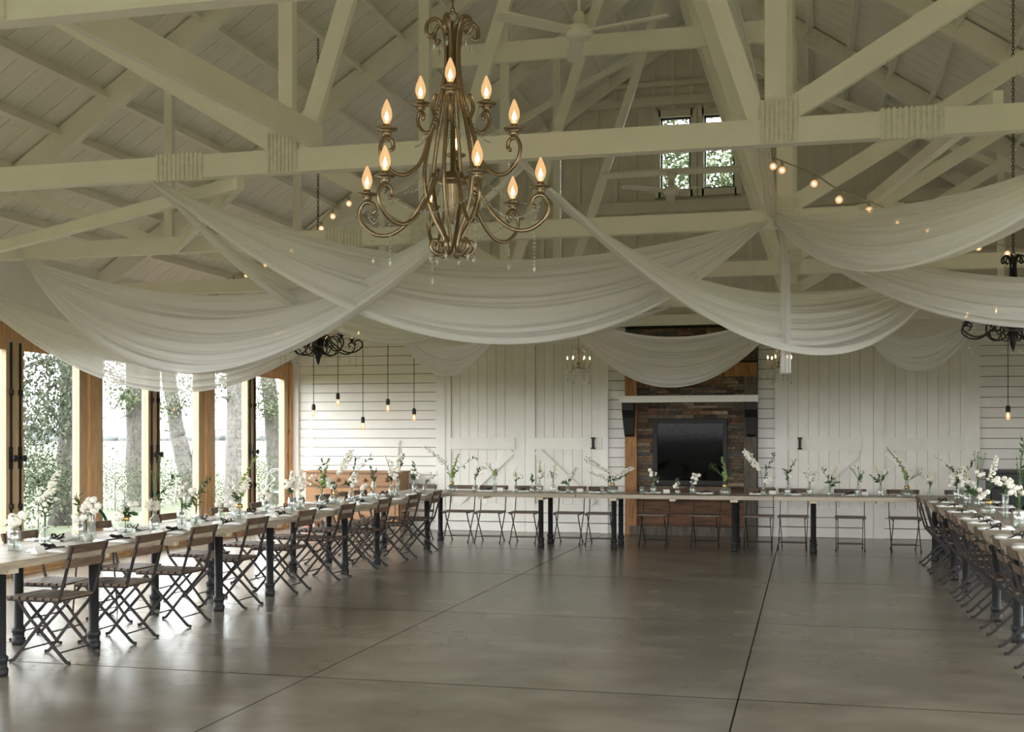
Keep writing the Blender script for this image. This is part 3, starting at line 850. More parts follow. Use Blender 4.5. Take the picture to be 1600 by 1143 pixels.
for i, y in enumerate(LOUT):
    setting('%s from camera, window edge of window-row tables' % ORD[i], -3.915, y + .02, 0, 'napkins on the window edge of the left tables', i % 2 == 1)
for i, x in enumerate(FXS):
    if abs(x) < 3.2:
        setting('%s from the left on the far table' % ORD[i], x, 16.9, -PI / 2, 'napkins on the far tables', i % 2 == 0)
for i, y in enumerate(RIN):
    setting('%s from far end, inner edge of right tables' % ORD[len(RIN) - 1 - i], 3.375, y + .05, 0, 'napkins on the inner edge of the right tables', False)
    setting('%s from far end, outer edge of right tables' % ORD[len(RIN) - 1 - i], 3.915, y + .05, PI, 'napkins on the outer edge of the right tables', False)

# ------------------------------------------------------------------ vases and flowers
def vase_mesh(kind):
    if kind == 'bubble': pr = [(.0, .004), (.06, .0), (.078, .02), (.082, .05), (.07, .085), (.035, .105), (.03, .11)]
    elif kind == 'bottle': pr = [(.0, .004), (.04, .0), (.046, .015), (.046, .08), (.04, .10), (.017, .13), (.016, .17), (.021, .175)]
    elif kind == 'jar': pr = [(.0, .004), (.042, .0), (.047, .01), (.047, .12), (.04, .14), (.042, .155)]
    elif kind == 'tall': pr = [(.0, .004), (.035, .0), (.037, .02), (.03, .12), (.034, .22), (.04, .24)]
    else: pr = [(.0, .004), (.03, .0), (.038, .02), (.04, .05), (.022, .085), (.02, .1), (.026, .115)]
    return MB().lathe(pr, 14)
VM = {k: vase_mesh(k).mesh('glass_body', 'clear_glass', True) for k in ('bubble', 'bottle', 'jar', 'tall', 'bud')}
VH = dict(bubble=.145, bottle=.175, jar=.155, tall=.24, bud=.115)
GC = MB().lathe([(.030, .108), (.033, .108), (.033, .148), (.030, .148)], 14).mesh('gold_collar', 'gold', True)
WATER = {k: MB().lathe([(0, .006), (r, .008), (r, h), (0, h)], 12).mesh('water', 'clear_glass', True) for k, r, h in (('bubble', .06, .05), ('bottle', .038, .06), ('jar', .04, .07), ('tall', .028, .1), ('bud', .03, .05))}
rnd = random.Random(11)
def rv(a): return Vector((rnd.uniform(-a, a), rnd.uniform(-a, a), rnd.uniform(-a, a)))
def flower(kind, tip, mouth, root):
    """one stem, from the vase bottom through its mouth to tip (local coordinates)"""
    tip = Vector(tip)
    c = Vector((tip.x * .18, tip.y * .18, mouth + (tip.z - mouth) * .45))
    m = Vector((tip.x * .06, tip.y * .06, mouth))
    pts = smooth_path([(-tip.x * .1, -tip.y * .1, .012), m, c, tip], 4)
    R = .0032
    stem = MB().tube(pts, R, 4)
    so = stem.build('flower_stem', 'stem_green', root)
    up = [p for p in pts if p.z > mouth + .01]
    lf, bl = MB(), MB()
    lm, bmn = 'leaf_green', 'petal'
    L = len(up)
    def P(t):
        f = t * (L - 1); i = min(int(f), L - 2); return up[i].lerp(up[i + 1], f - i)
    ax = (up[-1] - up[max(0, L - 3)]).normalized()
    if kind == 'ruscus':
        n = 13
        for i in range(n):
            t = .18 + .82 * i / (n - 1)
            d = ax * .5 + rv(1) + Vector((0, 0, .3)); d.normalize()
            lf.leaf(P(t), d * rnd.uniform(.055, .085), rnd.uniform(.02, .032), rv(1))
    elif kind == 'bells':
        lm, bmn = 'leaf_pale', 'bells_green'
        for i in range(20):
            t = .12 + .88 * i / 19
            p = P(t); r = .022 * (1.15 - .75 * t)
            for k in range(2):
                o = rv(1); o = (o - ax * o.dot(ax)).normalized() * r * 1.1
                bl.blob(p + o, r, r * .7, 6, 3, .25)
    elif kind in ('delph', 'stock'):
        for i in range(26 if kind == 'delph' else 20):
            t = (.42 if kind == 'delph' else .5) + (.58 if kind == 'delph' else .5) * i / (25 if kind == 'delph' else 19)
            p = P(t); r = .024 * (1.25 - .8 * t) * (1.25 if kind == 'stock' else 1)
            for k in range(2):
                o = rv(1); o = (o - ax * o.dot(ax)).normalized() * r * 1.3
                bl.blob(p + o, r, r * .55, 5, 3, .35)
        for i in range(5):
            d = (ax + rv(.9)).normalized(); lf.leaf(P(.1 + .07 * i), d * .06, .015, rv(1))
    elif kind == 'rose':
        for q in range(rnd.choice((3, 3, 4))):
            c0 = tip + rv(.05) * (1 if q else 0)
            bl.blob(c0, .029, .026, 8, 5, .12)
            for k in range(7):
                a = 2 * PI * k / 7 + q
                o = Vector((math.cos(a), math.sin(a), 0))
                bl.leaf(c0 - Vector((0, 0, .018)) + o * .008, o * .022 + Vector((0, 0, .034)), .03, o, -.3)
        for i in range(6):
            lf.leaf(P(.3 + .1 * i), (ax + rv(1)).normalized() * .05, .024, rv(1))
    elif kind == 'mum':
        for i in range(150):
            d = rv(1)
            if d.length < .1: continue
            d.normalize(); d.z = max(d.z, -.55)
            bl.leaf(tip + d * .012, d * rnd.uniform(.055, .07), .015, rv(1))
        for i in range(5):
            lf.leaf(P(.4 + .1 * i), (ax + rv(1)).normalized() * .06, .03, rv(1))
    elif kind == 'astilbe':
        bmn = 'cream_petal'
        for i in range(60):
            t = .45 + .55 * rnd.random()
            p = P(t); w_ = .055 * (1.15 - t) + .004
            bl.gem(p + rv(w_), rnd.uniform(.005, .010))
        for i in range(5):
            lf.leaf(P(.15 + .07 * i), (ax + rv(1)).normalized() * .06, .025, rv(1))
    elif kind == 'plume':
        for i in range(110):
            t = .45 + .55 * rnd.random()
            p = P(t); w_ = .042 * (1 - abs(t - .72) * 1.6)
            bl.blob(p + rv(max(.01, w_)), rnd.uniform(.012, .018), None, 5, 3, .3)
    elif kind == 'spray':
        for i in range(8):
            t = .4 + .55 * i / 7
            e = P(t) + rv(.06) + Vector((0, 0, .03))
            lf.tube([P(max(.2, t - .15)), e], .0015, 3)
            bl.blob(e, rnd.uniform(.013, .02), None, 6, 3, .3)
        for i in range(6):
            lf.leaf(P(.2 + .12 * i), (ax + rv(.8)).normalized() * .045, .012, rv(1))
        lm = 'leaf_pale'
    elif kind == 'green':
        for i in range(16):
            lf.leaf(P(.15 + .85 * rnd.random()), (ax + rv(.9)).normalized() * rnd.uniform(.05, .08), rnd.uniform(.015, .025), rv(1))
    elif kind == 'pod':
        lm = 'stem_green'
        for i in range(5):
            e = P(1) + rv(.05); lf.tube([P(.45), e], .0018, 3); lf.blob(e, .006, .012, 5, 3)
    elif kind == 'ball':
        bl.blob(tip, .032, .032, 10, 7, .05)
    if lf.v: lf.build('leaves', lm, so)
    if bl.v: bl.build('blossoms', bmn, so)
VASES = {'window-row': [], 'far': [], 'right': []}
def vase(row, px, py, kind, stems, desc, xy=None):
    VASES[row].append((px, py, kind, stems, desc, xy))
# window-side row: pixel of the vase foot, then each stem with the pixel of its tip
A = lambda *a: vase('window-row', *a)
A(22, 866, 'jar', [('ball', 35, 804), ('rose', 22, 822), ('stock', 20, 805), ('green', 14, 822)], 'cream roses and a white ball flower')
A(70, 853, 'bottle', [('spray', 62, 778), ('delph', 92, 735), ('spray', 74, 782), ('green', 84, 775)], 'thin green sprays and tall pale delphinium')
A(124, 843, 'jar', [('rose', 118, 817), ('green', 121, 776), ('rose', 131, 820)], 'low white roses with one upright leaf')
A(143, 841, 'tall', [('rose', 139, 781), ('rose', 153, 790), ('rose', 133, 797), ('rose', 140, 812)], 'full white roses')
A(196, 833, 'bubble', [('rose', 212, 787), ('green', 200, 793), ('stock', 187, 798), ('ruscus', 206, 803), ('rose', 184, 806)], 'white lilies and broad green leaves')
A(241, 828, 'bottle', [('mum', 238, 790), ('ruscus', 274, 745), ('pod', 240, 735), ('pod', 252, 715)], 'one huge white chrysanthemum and leafy branch')
A(284, 821, 'jar', [('spray', 277, 768), ('spray', 285, 760), ('green', 292, 790)], 'feathery pale sprays')
A(306, 820, 'jar', [('ruscus', 328, 752), ('rose', 302, 772), ('pod', 316, 752), ('green', 300, 782)], 'dark ruscus branch and pale rose')
A(345, 807, 'bud', [('rose', 344, 790), ('rose', 353, 790)], 'two small cream roses')
A(374, 807, 'bubble', [('bells', 402, 712), ('spray', 358, 758), ('stock', 390, 748), ('green', 366, 770)], 'tall green bells of Ireland leaning right')
A(416, 799, 'jar', [('spray', 428, 752), ('green', 424, 762), ('rose', 412, 783), ('stock', 420, 768)], 'grey green foliage and white stock')
A(456, 795, 'jar', [('delph', 457, 735), ('stock', 462, 745), ('rose', 452, 755), ('green', 448, 758)], 'white delphinium in a dense clump')
A(469, 793, 'jar', [('delph', 470, 733), ('stock', 473, 748), ('rose', 465, 770)], 'white stock and delphinium spires')
A(503, 785, 'bottle', [('ruscus', 503, 722), ('bells', 514, 716), ('spray', 476, 748), ('green', 507, 745)], 'upright ruscus and bells before the oak dresser')
A(524, 784, 'bubble', [('plume', 549, 706), ('plume', 507, 749), ('green', 520, 756)], 'large white plumes')
A(549, 780, 'bottle', [('ruscus', 557, 716), ('ruscus', 579, 714), ('stock', 556, 738), ('green', 541, 755), ('rose', 557, 752)], 'forked dark ruscus and white flowers')
A(566, 778, 'bud', [('rose', 566, 762), ('astilbe', 568, 758)], 'short pale blossoms')
A(584, 777, 'bottle', [('rose', 584, 757), ('green', 580, 733), ('ruscus', 586, 735)], 'small white roses and fine leaves')
A(612, 770, 'bottle', [('spray', 602, 712), ('green', 608, 745), ('rose', 610, 737), ('stock', 614, 735)], 'loose sprays and creamy roses')
A(621, 770, 'tall', [('delph', 626, 688), ('ruscus', 633, 712), ('stock', 622, 725), ('rose', 620, 742)], 'tallest white delphinium before the shiplap wall')
A(648, 765, 'bottle', [('rose', 645, 738), ('rose', 655, 742), ('ruscus', 648, 724), ('green', 646, 750)], 'round cluster of creamy roses')
A(664, 762, 'bud', [('spray', 682, 742), ('green', 668, 752)], 'single leaning twig')
B = lambda *a: vase('far', *a)
B(706, 762, 'bubble', [('stock', 663, 697), ('bells', 717, 709), ('ruscus', 744, 713)], 'long flowering spike leaning left, bells and ruscus')
B(742, 762, 'bud', [('ruscus', 748, 733), ('spray', 755, 728)], 'leafy sprig leaning right')
B(773, 762, 'tall', [('bells', 775, 732), ('pod', 763, 729)], 'green bells and a nodding bud')
B(806, 763, 'bud', [('spray', 806, 738), ('rose', 812, 742), ('rose', 803, 745)], 'compact cream sprays')
B(832, 763, 'bud', [('ruscus', 831, 746)], 'short dark leaves')
B(843, 763, 'bottle', [('spray', 845, 734), ('astilbe', 844, 720), ('stock', 849, 738)], 'tall feathery cream astilbe')
B(864, 763, 'bottle', [('astilbe', 869, 722), ('spray', 861, 740)], 'cream astilbe and pale twigs')
B(888, 765, 'bud', [('delph', 901, 730), ('ruscus', 882, 757), ('green', 893, 742)], 'leaning green white spike')
B(957, 768, 'bubble', [('stock', 921, 738), ('pod', 918, 717), ('delph', 926, 720), ('stock', 989, 730), ('ruscus', 980, 740)], 'arching grasses before the left barn door')
B(1021, 768, 'bottle', [('rose', 1018, 738), ('spray', 1024, 748), ('ruscus', 1030, 766)], 'small white roses beside the firebox')
B(1059, 769, 'bud', [('rose', 1058, 756), ('green', 1058, 750)], 'tiny white buds')
B(1082, 769, 'bottle', [('rose', 1092, 742), ('spray', 1083, 753), ('rose', 1088, 750)], 'white cosmos leaning right')
B(1133, 769, 'bubble', [('bells', 1128, 714), ('pod', 1112, 728), ('pod', 1150, 735)], 'single upright green bells before the firebox')
B(1193, 770, 'bud', [('plume', 1163, 704), ('ruscus', 1210, 710), ('stock', 1206, 746)], 'large white plume leaning left')
B(1231, 771, 'bottle', [('ruscus', 1240, 721), ('green', 1227, 735), ('rose', 1233, 742)], 'dark ruscus and white petals')
B(1265, 771, 'bottle', [('spray', 1256, 737), ('stock', 1278, 733), ('rose', 1266, 745)], 'thin spray with white flowers')
B(1297, 772, 'bud', [('astilbe', 1308, 728), ('ruscus', 1284, 733), ('green', 1312, 752), ('green', 1300, 748)], 'broad dark leaves and cream astilbe')
B(1341, 771, 'bottle', [('pod', 1331, 732), ('pod', 1345, 734), ('green', 1346, 742)], 'bare budding twigs')
B(1376, 770, 'bottle', [('astilbe', 1366, 727), ('green', 1362, 744), ('green', 1380, 746), ('spray', 1388, 737)], 'dark green leaves under cream astilbe')
B(1417, 772, 'bubble', [('bells', 1386, 699), ('rose', 1418, 736), ('pod', 1440, 737)], 'long curving green bells of Ireland')
B(1453, 769, 'bud', [('stock', 1447, 738), ('rose', 1453, 745), ('stock', 1462, 738)], 'drooping cream sprays')
C_ = lambda *a: vase('right', *a)
C_(1489, 779, 'bottle', [('delph', 1459, 711), ('ruscus', 1482, 729), ('rose', 1492, 742)], 'long white spike leaning left')
C_(1495, 783, 'jar', [('rose', 1497, 742), ('rose', 1488, 752), ('green', 1500, 735), ('stock', 1505, 728)], 'full white roses and green leaves')
C_(1504, 783, 'bottle', [('ruscus', 1521, 722), ('rose', 1510, 748), ('rose', 1500, 755)], 'climbing dark leaves')
C_(1512, 790, 'jar', [('rose', 1505, 752), ('rose', 1516, 756), ('astilbe', 1508, 730), ('green', 1520, 765)], 'mixed cream astilbe and roses')
C_(1527, 793, 'bud', [('pod', 1527, 710), ('pod', 1534, 713), ('rose', 1531, 742), ('ruscus', 1520, 770), ('rose', 1536, 772)], 'tall bare twigs over roses')
C_(1545, 805, 'bubble', [('delph', 1558, 712), ('rose', 1537, 772), ('ruscus', 1552, 745), ('green', 1548, 762)], 'white delphinium and dark foliage')
C_(1571, 816, 'tall', [('rose', 1562, 755), ('rose', 1575, 752), ('stock', 1580, 748), ('green', 1568, 775), ('rose', 1585, 770)], 'lush white lilies and roses')
C_(1592, 827, 'jar', [('rose', 1588, 762), ('rose', 1596, 770), ('pod', 1595, 720), ('ruscus', 1600, 690), ('green', 1590, 785)], 'overflowing white roses with one tall branch')
ROWTXT = {'window-row': 'on window-row tables', 'far': 'on far tables', 'right': 'on right tables'}
for row, lst in VASES.items():
    for i, (px, py, kind, stems, desc, xy) in enumerate(lst):
        if row == 'far':
            p = at_depth(px, py, 16.52 + .1 * (i % 2)); p.z = .76
        else:
            p = on_level(px, py, .76)
            s = -1 if row == 'window-row' else 1
            tx = s * (3.605 if i % 2 else 3.688)
            # keep the pixel column, slide along the view ray's foot until the vase stands on the table's middle
            Z = F * (tx - CAMX) / (CT * (px - 1260))
            L = CAMX - tx
            p = Vector((tx, (Z - L * ST) / CT, .76))
            if row == 'right': p.y = min(p.y, 16.0)
        way = 'from the left' if row == 'far' else ('from the camera' if row == 'window-row' else 'from the far end')
        shape = {'bubble': 'round cut glass vase with gold collar', 'bottle': 'narrow-necked clear glass bottle vase', 'jar': 'straight clear glass jar vase',
                 'tall': 'tall clear glass vase', 'bud': 'small clear glass bud vase'}[kind]
        v = thing('glass_vase', '%s, %s vase %s %s' % (shape, ORD[i], way, ROWTXT[row]), 'vase', p, 0, 'glass vases ' + ROWTXT[row])
        put(VM[kind], 'glass_body', v); put(WATER[kind], 'water', v)
        if kind == 'bubble': put(GC, 'gold_collar', v)
        f = thing('flower_bunch', desc + ', %s vase %s, %s' % (ORD[i], way.replace('the ', ''), ROWTXT[row][3:]), 'flowers', p, 0, 'flowers ' + ROWTXT[row])
        for (k, tx, ty) in stems:
            q = at_depth(tx, ty, p.y + rnd.uniform(-.05, .05)) - p
            q.z = max(q.z, VH[kind] + .03)
            flower(k, q, VH[kind] - .01, f)
# tumblers
for i, px in enumerate((941, 1003)):
    p = at_depth(px, 768, 16.45); p.z = .76
    g = MB().lathe([(.0, .004), (.03, .0), (.036, .11), (.034, .11), (.028, .006), (0, .006)], 14).build('tumbler', 'clear_glass', None, True, p)
    tag(g, 'clear drinking glass on the far table ' + ['left of the arching grasses vase', 'left of the firebox'][i], 'glass')

# ------------------------------------------------------------------ fabric swags
def swag(label, A_, B_, s0, s1, width=.55, folds=7, seed=1, skew=0.):
    r = random.Random(seed)
    A_, B_ = Vector(A_), Vector(B_)
    d = (B_ - A_); dxy = Vector((d.x, d.y, 0)).normalized(); side = Vector((-dxy.y, dxy.x, 0))
    if side.y > 0: side = -side          # towards the camera
    NU, NV = 64, 60
    ph = [r.uniform(0, 6.28) for _ in range(4)]
    vs, fs = [], []
    for i in range(NU + 1):
        u = i / NU
        par = 4 * u * (1 - u)
        env = math.sin(PI * u) ** .75
        for j in range(NV + 1):
            v = j / NV
            # uneven pleats: more gathered towards the lower edge
            vv = v + .02 * math.sin(v * 17 + ph[0])
            sag = s0 + (s1 - s0) * max(0., vv) ** .85
            uu = u + skew * par * .1 * (v - .5)
            p = A_.lerp(B_, uu)
            p.z -= sag * (4 * uu * (1 - uu))
            cs = (1 - v) * (1 - v) * .9 - v * .1 - .25 * max(0, v - .85) / .15
            p += side * (-cs * width * env)
            am = .028 * env + .012
            rip = (math.sin(v * folds * 6.28 + ph[1] + .8 * math.sin(u * 2.2 + ph[2])) * .6
                   + math.sin(v * folds * 2.31 * 6.28 + ph[3] + .9 * math.sin(u * 3.1)) * .3
                   + math.sin(v * folds * .53 * 6.28 + ph[2] + 1.2 * u) * .6)
            p += side * am * rip + Vector((0, 0, .35 * am * rip))
            gather = max(0, 1 - min(u, 1 - u) / .05)
            p += Vector((0, 0, (.5 - v) * .05 * gather)) + side * (.02 * gather * math.sin(v * 18))
            vs.append(p)
    for i in range(NU):
        for j in range(NV):
            a = i * (NV + 1) + j
            fs.append((a, a + NV + 1, a + NV + 2, a + 1))
    o = MB().add(vs, fs).build('fabric_swag', 'chiffon', None, True)
    return tag(o, label, 'drape', 'white fabric swags under the trusses')
YA, YBt, YC, YD, YE = TY
G = 3.34
swag('sheer white swag in front of the left glass doors, lowest on the left', (-6.8, YC, G), (-3.2, YD, G), .62, 1.30, .5, 8, 1)
swag('broad white swag from the left tie beam to the middle behind the chandelier', (-5.8, YC, G), (.0, YBt + .06, G - .02), .55, 1.26, .6, 7, 2)
swag('wide white central swag hanging below the large brass chandelier', (-2.61, YBt, G), (1.5, YC, G + .1), .36, 1.12, .55, 6, 3)
swag('narrow white swag tail under the left tie beam, behind the broad swag', (-2.61, YBt + .05, G), (-1.6, YD, G), .52, .93, .3, 5, 4)
swag('long white swag from the chandelier centre down across the right barn door', (.0, YBt, G), (3.23, YD, G), .46, 1.07, .6, 7, 5)
swag('white swag rising from central knot to the upper right corner', (1.5, YC - .06, G + .1), (3.75, YA, G + .05), .26, .84, .55, 7, 6)
swag('sheer white swag in front of the right black chandelier', (1.52, YC - .08, G + .02), (5.8, YBt, G), .62, 1.06, .5, 7, 7)
swag('small rounded white swag between left barn door and pendant bulbs', (-4.1, YE, G), (-2.25, YE, G), .45, .93, .35, 6, 8)
swag('shallow white swag along the top of the left barn doors', (-4.1, YE - .05, G), (.0, YE - .05, G), .25, .50, .3, 4, 9)
swag('rounded white swag hanging in front of the fireplace mantel', (-1.6, YE - .1, G), (1.65, YE - .1, G), .40, 1.12, .4, 7, 10)
swag('small rounded white swag at the right barn door', (2.25, YE, G), (4.1, YE, G), .45, .93, .35, 6, 11)
def tail(label, pts, w, seed, m='chiffon'):
    r = random.Random(seed); pts = smooth_path(pts, 6); vs, fs = [], []
    K = 12
    for i, p in enumerate(pts):
        t = i / (len(pts) - 1)
        ww = w[0] + (w[1] - w[0]) * t
        for j in range(K + 1):
            v = j / K - .5
            vs.append(p + Vector((v * ww, -.02 * math.sin(j * 1.7 + seed) - .03 * (1 - 4 * v * v), 0)))
    for i in range(len(pts) - 1):
        for j in range(K):
            a = i * (K + 1) + j; fs.append((a, a + 1, a + K + 2, a + K + 1))
    o = MB().add(vs, fs).build('fabric_tail', m, None, True)
    return tag(o, label, 'drape', 'white fabric tails')
tail('straight white fabric strip running up from the central knot to the rafters', [(.62, YC - .09, 6.9), (1.1, YC - .09, 5.4), (1.38, YC - .09, 4.2), (1.5, YC - .09, 3.42)], (.2, .10), 1)
tail('short white fabric tail hanging below the central knot', [(1.58, YC - .07, 3.30), (1.60, YC - .07, 3.1), (1.61, YC - .07, 2.85), (1.61, YC - .07, 2.1)], (.04, .09), 2)
tail('white fabric knot wrapped over the left tie beam', [(-5.82, YC - .08, 3.52), (-5.81, YC - .085, 3.42), (-5.8, YC - .07, 3.33)], (.14, .05), 3)

# ------------------------------------------------------------------ chandeliers
BULB = [(.013, 0), (.016, .012), (.026, .032), (.0295, .048), (.0265, .072), (.016, .10), (.006, .124), (0, .13)]
CORE = [(.0, .018), (.009, .026), (.012, .038), (.006, .056), (0, .072)]
def ring_pt(r, z, a): return Vector((r * math.cos(a), r * math.sin(a), z))
def beads(b, p0, p1, sag, r=.006, step=.021):
    r *= 1.35
    p0, p1 = Vector(p0), Vector(p1); n = max(3, int((p1 - p0).length * (1 + sag) / step))
    for i in range(n + 1):
        t = i / n; p = p0.lerp(p1, t); p.z -= sag * 4 * t * (1 - t); b.gem(p, r)
def chandelier(label, loc, s, metal, tiers, top, rot=0., nrod=6, drops=True, extra=False):
    du = -.165 if extra else 0.
    """loc is the lowest point; profile is given for s = 1"""
    c = thing('chandelier', label, 'chandelier', loc)
    V = lambda r, z, a: ring_pt(r * s, (z - 2.50) * s, a)
    rod = [(.098, 3.645), (.118, 3.628), (.138, 3.648), (.132, 3.695), (.095, 3.722), (.058, 3.70), (.036, 3.62), (.034, 3.5), (.05, 3.37), (.09, 3.22),
           (.128, 3.06), (.148, 2.93), (.14, 2.82), (.10, 2.70), (.052, 2.61), (.036, 2.55), (.05, 2.512), (.088, 2.512), (.115, 2.545), (.10, 2.58), (.074, 2.57)]
    if extra:
        rod = rod[:10] + [(.105, 3.06), (.085, 2.92), (.06, 2.82), (.045, 2.74), (.04, 2.70)]
    for k in range(nrod):
        a = rot + 2 * PI * (k + .5) / nrod
        MB().tube(smooth_path([V(r, z, a) for r, z in rod], 4), .0108 * s, 8).build('frame_rod', metal, c, True)
    MB().lathe([((r) * s, (z - 2.5 + (du if z < 2.935 else 0)) * s) for r, z in ((0, 2.665), (.008, 2.668), (.01, 2.685), (.02, 2.70), (.045, 2.80), (.055, 2.86), (.058, 2.875), (.075, 2.885), (.078, 2.895), (.06, 2.905), (.058, 2.93), (.03, 2.935), (.012, 2.94), (.01, 3.3), (.012, 3.5), (.0, 3.52))], 14).build('finial_urn', metal, c, True)
    prof = [(.10, 2.98), (.15, 2.86), (.22, 2.745), (.31, 2.675), (.40, 2.672), (.475, 2.73), (.492, 2.795), (.462, 2.842), (.418, 2.835), (.405, 2.80), (.425, 2.782)]
    ends = []
    for (n, R, dz, a0) in tiers:
        for k in range(n):
            a = rot + a0 + 2 * PI * k / n
            f = R / .45
            pr = [(r * f if r > .2 else .10 + (r - .10) * f, z + dz if f > .8 else 2.84 + dz + (z - 2.84) * max(f, .62)) for r, z in prof]
            ar = MB().tube(smooth_path([V(r, z, a) for r, z in pr], 4), .0105 * s, 8).build('arm', metal, c, True)
            q = V(R, 2.845 + dz, a)
            MB().lathe([(x * s, y * s) for x, y in ((0, -.005), (.012, 0), (.024, .012), (.026, .025), (.022, .034), (.051, .037), (.055, .045), (.02, .049), (.018, .066), (0, .066))], 12).build('drip_pan', metal, ar, True, q)
            bq = q + Vector((0, 0, .064 * s))
            MB().lathe([(x * s, y * s) for x, y in BULB], 10).build('flame_bulb', 'bulb_glass', ar, True, bq)
            MB().lathe([(x * s, y * s) for x, y in CORE], 6).build('filament', 'filament', ar, True, bq)
            ends.append(V(R, 2.80 + dz, a))
            if drops:
                d = MB(); ln = .13 if k % 2 else .2
                p = V(R * .93, 2.69 + dz, a)
                if dz < .05:
                    beads(d, p, p - Vector((0, 0, ln * s)), 0, .005 * s, .017 * s)
                    d.gem(p - Vector((0, 0, (ln + .02) * s)), .009 * s, .02 * s)
                    d.build('crystal_strand', 'crystal', c)
    if extra:
        for k in range(8):
            a = rot + 2 * PI * (k + .25) / 8
            sc = [(.06, 2.74), (.13, 2.66), (.25, 2.655), (.34, 2.74), (.33, 2.87), (.24, 2.93), (.15, 2.88), (.16, 2.79), (.22, 2.77), (.25, 2.82)]
            MB().tube(smooth_path([V(r, z, a) for r, z in sc], 4), .009 * s, 6).build('scroll', metal, c, True)
    if drops:
        n1 = tiers[0][0]
        for k in range(n1):
            d = MB(); beads(d, ends[k], ends[(k + 1) % n1], .10 * s, .005 * s, .018 * s); d.build('crystal_strand', 'crystal', c)
            d = MB(); a = rot + tiers[0][3] + 2 * PI * (k + .5) / n1
            beads(d, ends[k], V(.145, 2.93, a), .05 * s, .004 * s, .018 * s); d.build('crystal_strand', 'crystal', c)
            d = MB(); beads(d, V(.05, 3.36, a), V(.2, 3.08, a + .5), .06 * s, .005 * s, .018 * s); d.build('crystal_strand', 'crystal', c)
        for k in range(nrod):
            a = rot + 2 * PI * (k + .5) / nrod
            for (r, z) in ((.115, 2.53), (.10, 3.62)):
                d = MB(); p = V(r, z, a); d.gem(p - Vector((0, 0, .012 * s)), .004 * s); d.gem(p - Vector((0, 0, .04 * s)), .009 * s, .024 * s)
                d.build('crystal_drop', 'crystal', c)
    # chain of links
    ch = MB(); z = (3.52 - 2.5) * s; zt = top - loc[2]
    ch.tube([ring_pt(.0, 0, 0) + Vector((.028 * s * math.cos(t), 0, (3.74 - 2.5) * s + .028 * s * math.sin(t))) for t in [2 * PI * i / 12 for i in range(12)]], .005 * s, 5, True)
    ch.tube([(0, 0, (3.50 - 2.5) * s), (0, 0, (3.72 - 2.5) * s)], .006 * s, 6)
    z = (3.755 - 2.5) * s; k = 0
    while z < zt:
        w_ = .011; h_ = .021
        pts = [Vector((w_ * math.cos(t), 0, h_ * math.sin(t))) for t in [2 * PI * i / 8 for i in range(8)]]
        if k % 2: pts = [Vector((0, p.x, p.z)) for p in pts]
        ch.tube([p + Vector((0, 0, z + h_ - .004)) for p in pts], .0035, 4, True)
        z += 2 * h_ - .009; k += 1
    ch.build('chain', metal, c, True)
    return c
chandelier('large antique brass chandelier with twelve lit flame bulbs and crystal beads', (0, 5.88, 2.50), 1.0, 'brass',
           [(6, .465, -.045, .03), (3, .37, .225, 1.81), (3, .20, .43, -1.33)], RIDGE - .3, 0.)
pl = at_depth(497, 565, 12.0); pr_ = at_depth(1583, 550, 12.0)
chandelier('black scrolled iron chandelier on the left, half hidden by white fabric', (pl.x, 12.0, 2.34), .74, 'black_iron',
           [(8, .60, .02, .2)], roofz(pl.x) - .02, 0., 8, True, True)
chandelier('black scrolled iron chandelier at the right edge behind sheer fabric', (pr_.x, 12.0, 2.37), .74, 'black_iron',
           [(8, .60, .02, .2)], roofz(pr_.x) - .02, .1, 8, True, True)
def crystal_light(label, x, y, z):
    c = thing('crystal_chandelier', label, 'chandelier', (x, y, z), 0, 'small crystal chandeliers')
    MB().lathe([(0, .20), (.02, .21), (.03, .23), (.015, .25), (.045, .27), (.05, .275), (.012, .29), (.01, .4), (.02, .41), (.012, .42), (.006, .52), (0, .52)], 10).build('centre_column', 'brass', c, True)
    MB().tube([(0, 0, .5), (0, 0, 3.4 - z)], .004, 5).build('hanging_rod', 'brass', c)
    d = MB()
    for i in range(60):
        t = i / 60; r = .035 + .05 * math.sin(PI * t); a = i * 2.4
        d.gem((r * math.cos(a), r * math.sin(a), .30 + .2 * t), .009)
    d.build('crystal_basket', 'crystal', c)
    for k in range(6):
        a = 2 * PI * k / 6 + .2
        ar = MB().tube(smooth_path([ring_pt(.02, .24, a), ring_pt(.07, .20, a), ring_pt(.13, .21, a), ring_pt(.155, .25, a)], 4), .005, 5).build('arm', 'brass', c, True)
        MB().lathe([(.0, .245), (.028, .25), (.01, .262), (.01, .325), (0, .325)], 8).build('candle_sleeve', 'candle_sleeve', ar, True, (.155 * math.cos(a), .155 * math.sin(a), 0))
        MB().lathe([(.006, 0), (.010, .014), (.008, .03), (0, .045)], 8).build('candle_bulb', 'string_glow', ar, True, (.155 * math.cos(a), .155 * math.sin(a), .325))
        d = MB()
        beads(d, ring_pt(.155, .24, a), ring_pt(.155, .02 + .05 * (k % 2), a), 0, .0075, .024)
        beads(d, ring_pt(.155, .24, a), ring_pt(.155, .24, a + PI / 3), .09, .006, .022)
        beads(d, ring_pt(.155, .22, a), ring_pt(.03, .20, a), .12, .006, .022)
        d.gem(ring_pt(.155, .0 + .05 * (k % 2), a), .012, .022)
        d.build('crystal_strand', 'crystal', c)
q = at_depth(904, 598, 16.235); crystal_light('small lit crystal chandelier left of the fireplace', q.x, 16.235, q.z)
q = at_depth(1218, 598, 16.235); crystal_light('small lit crystal chandelier right of the fireplace', q.x, 16.235, q.z)

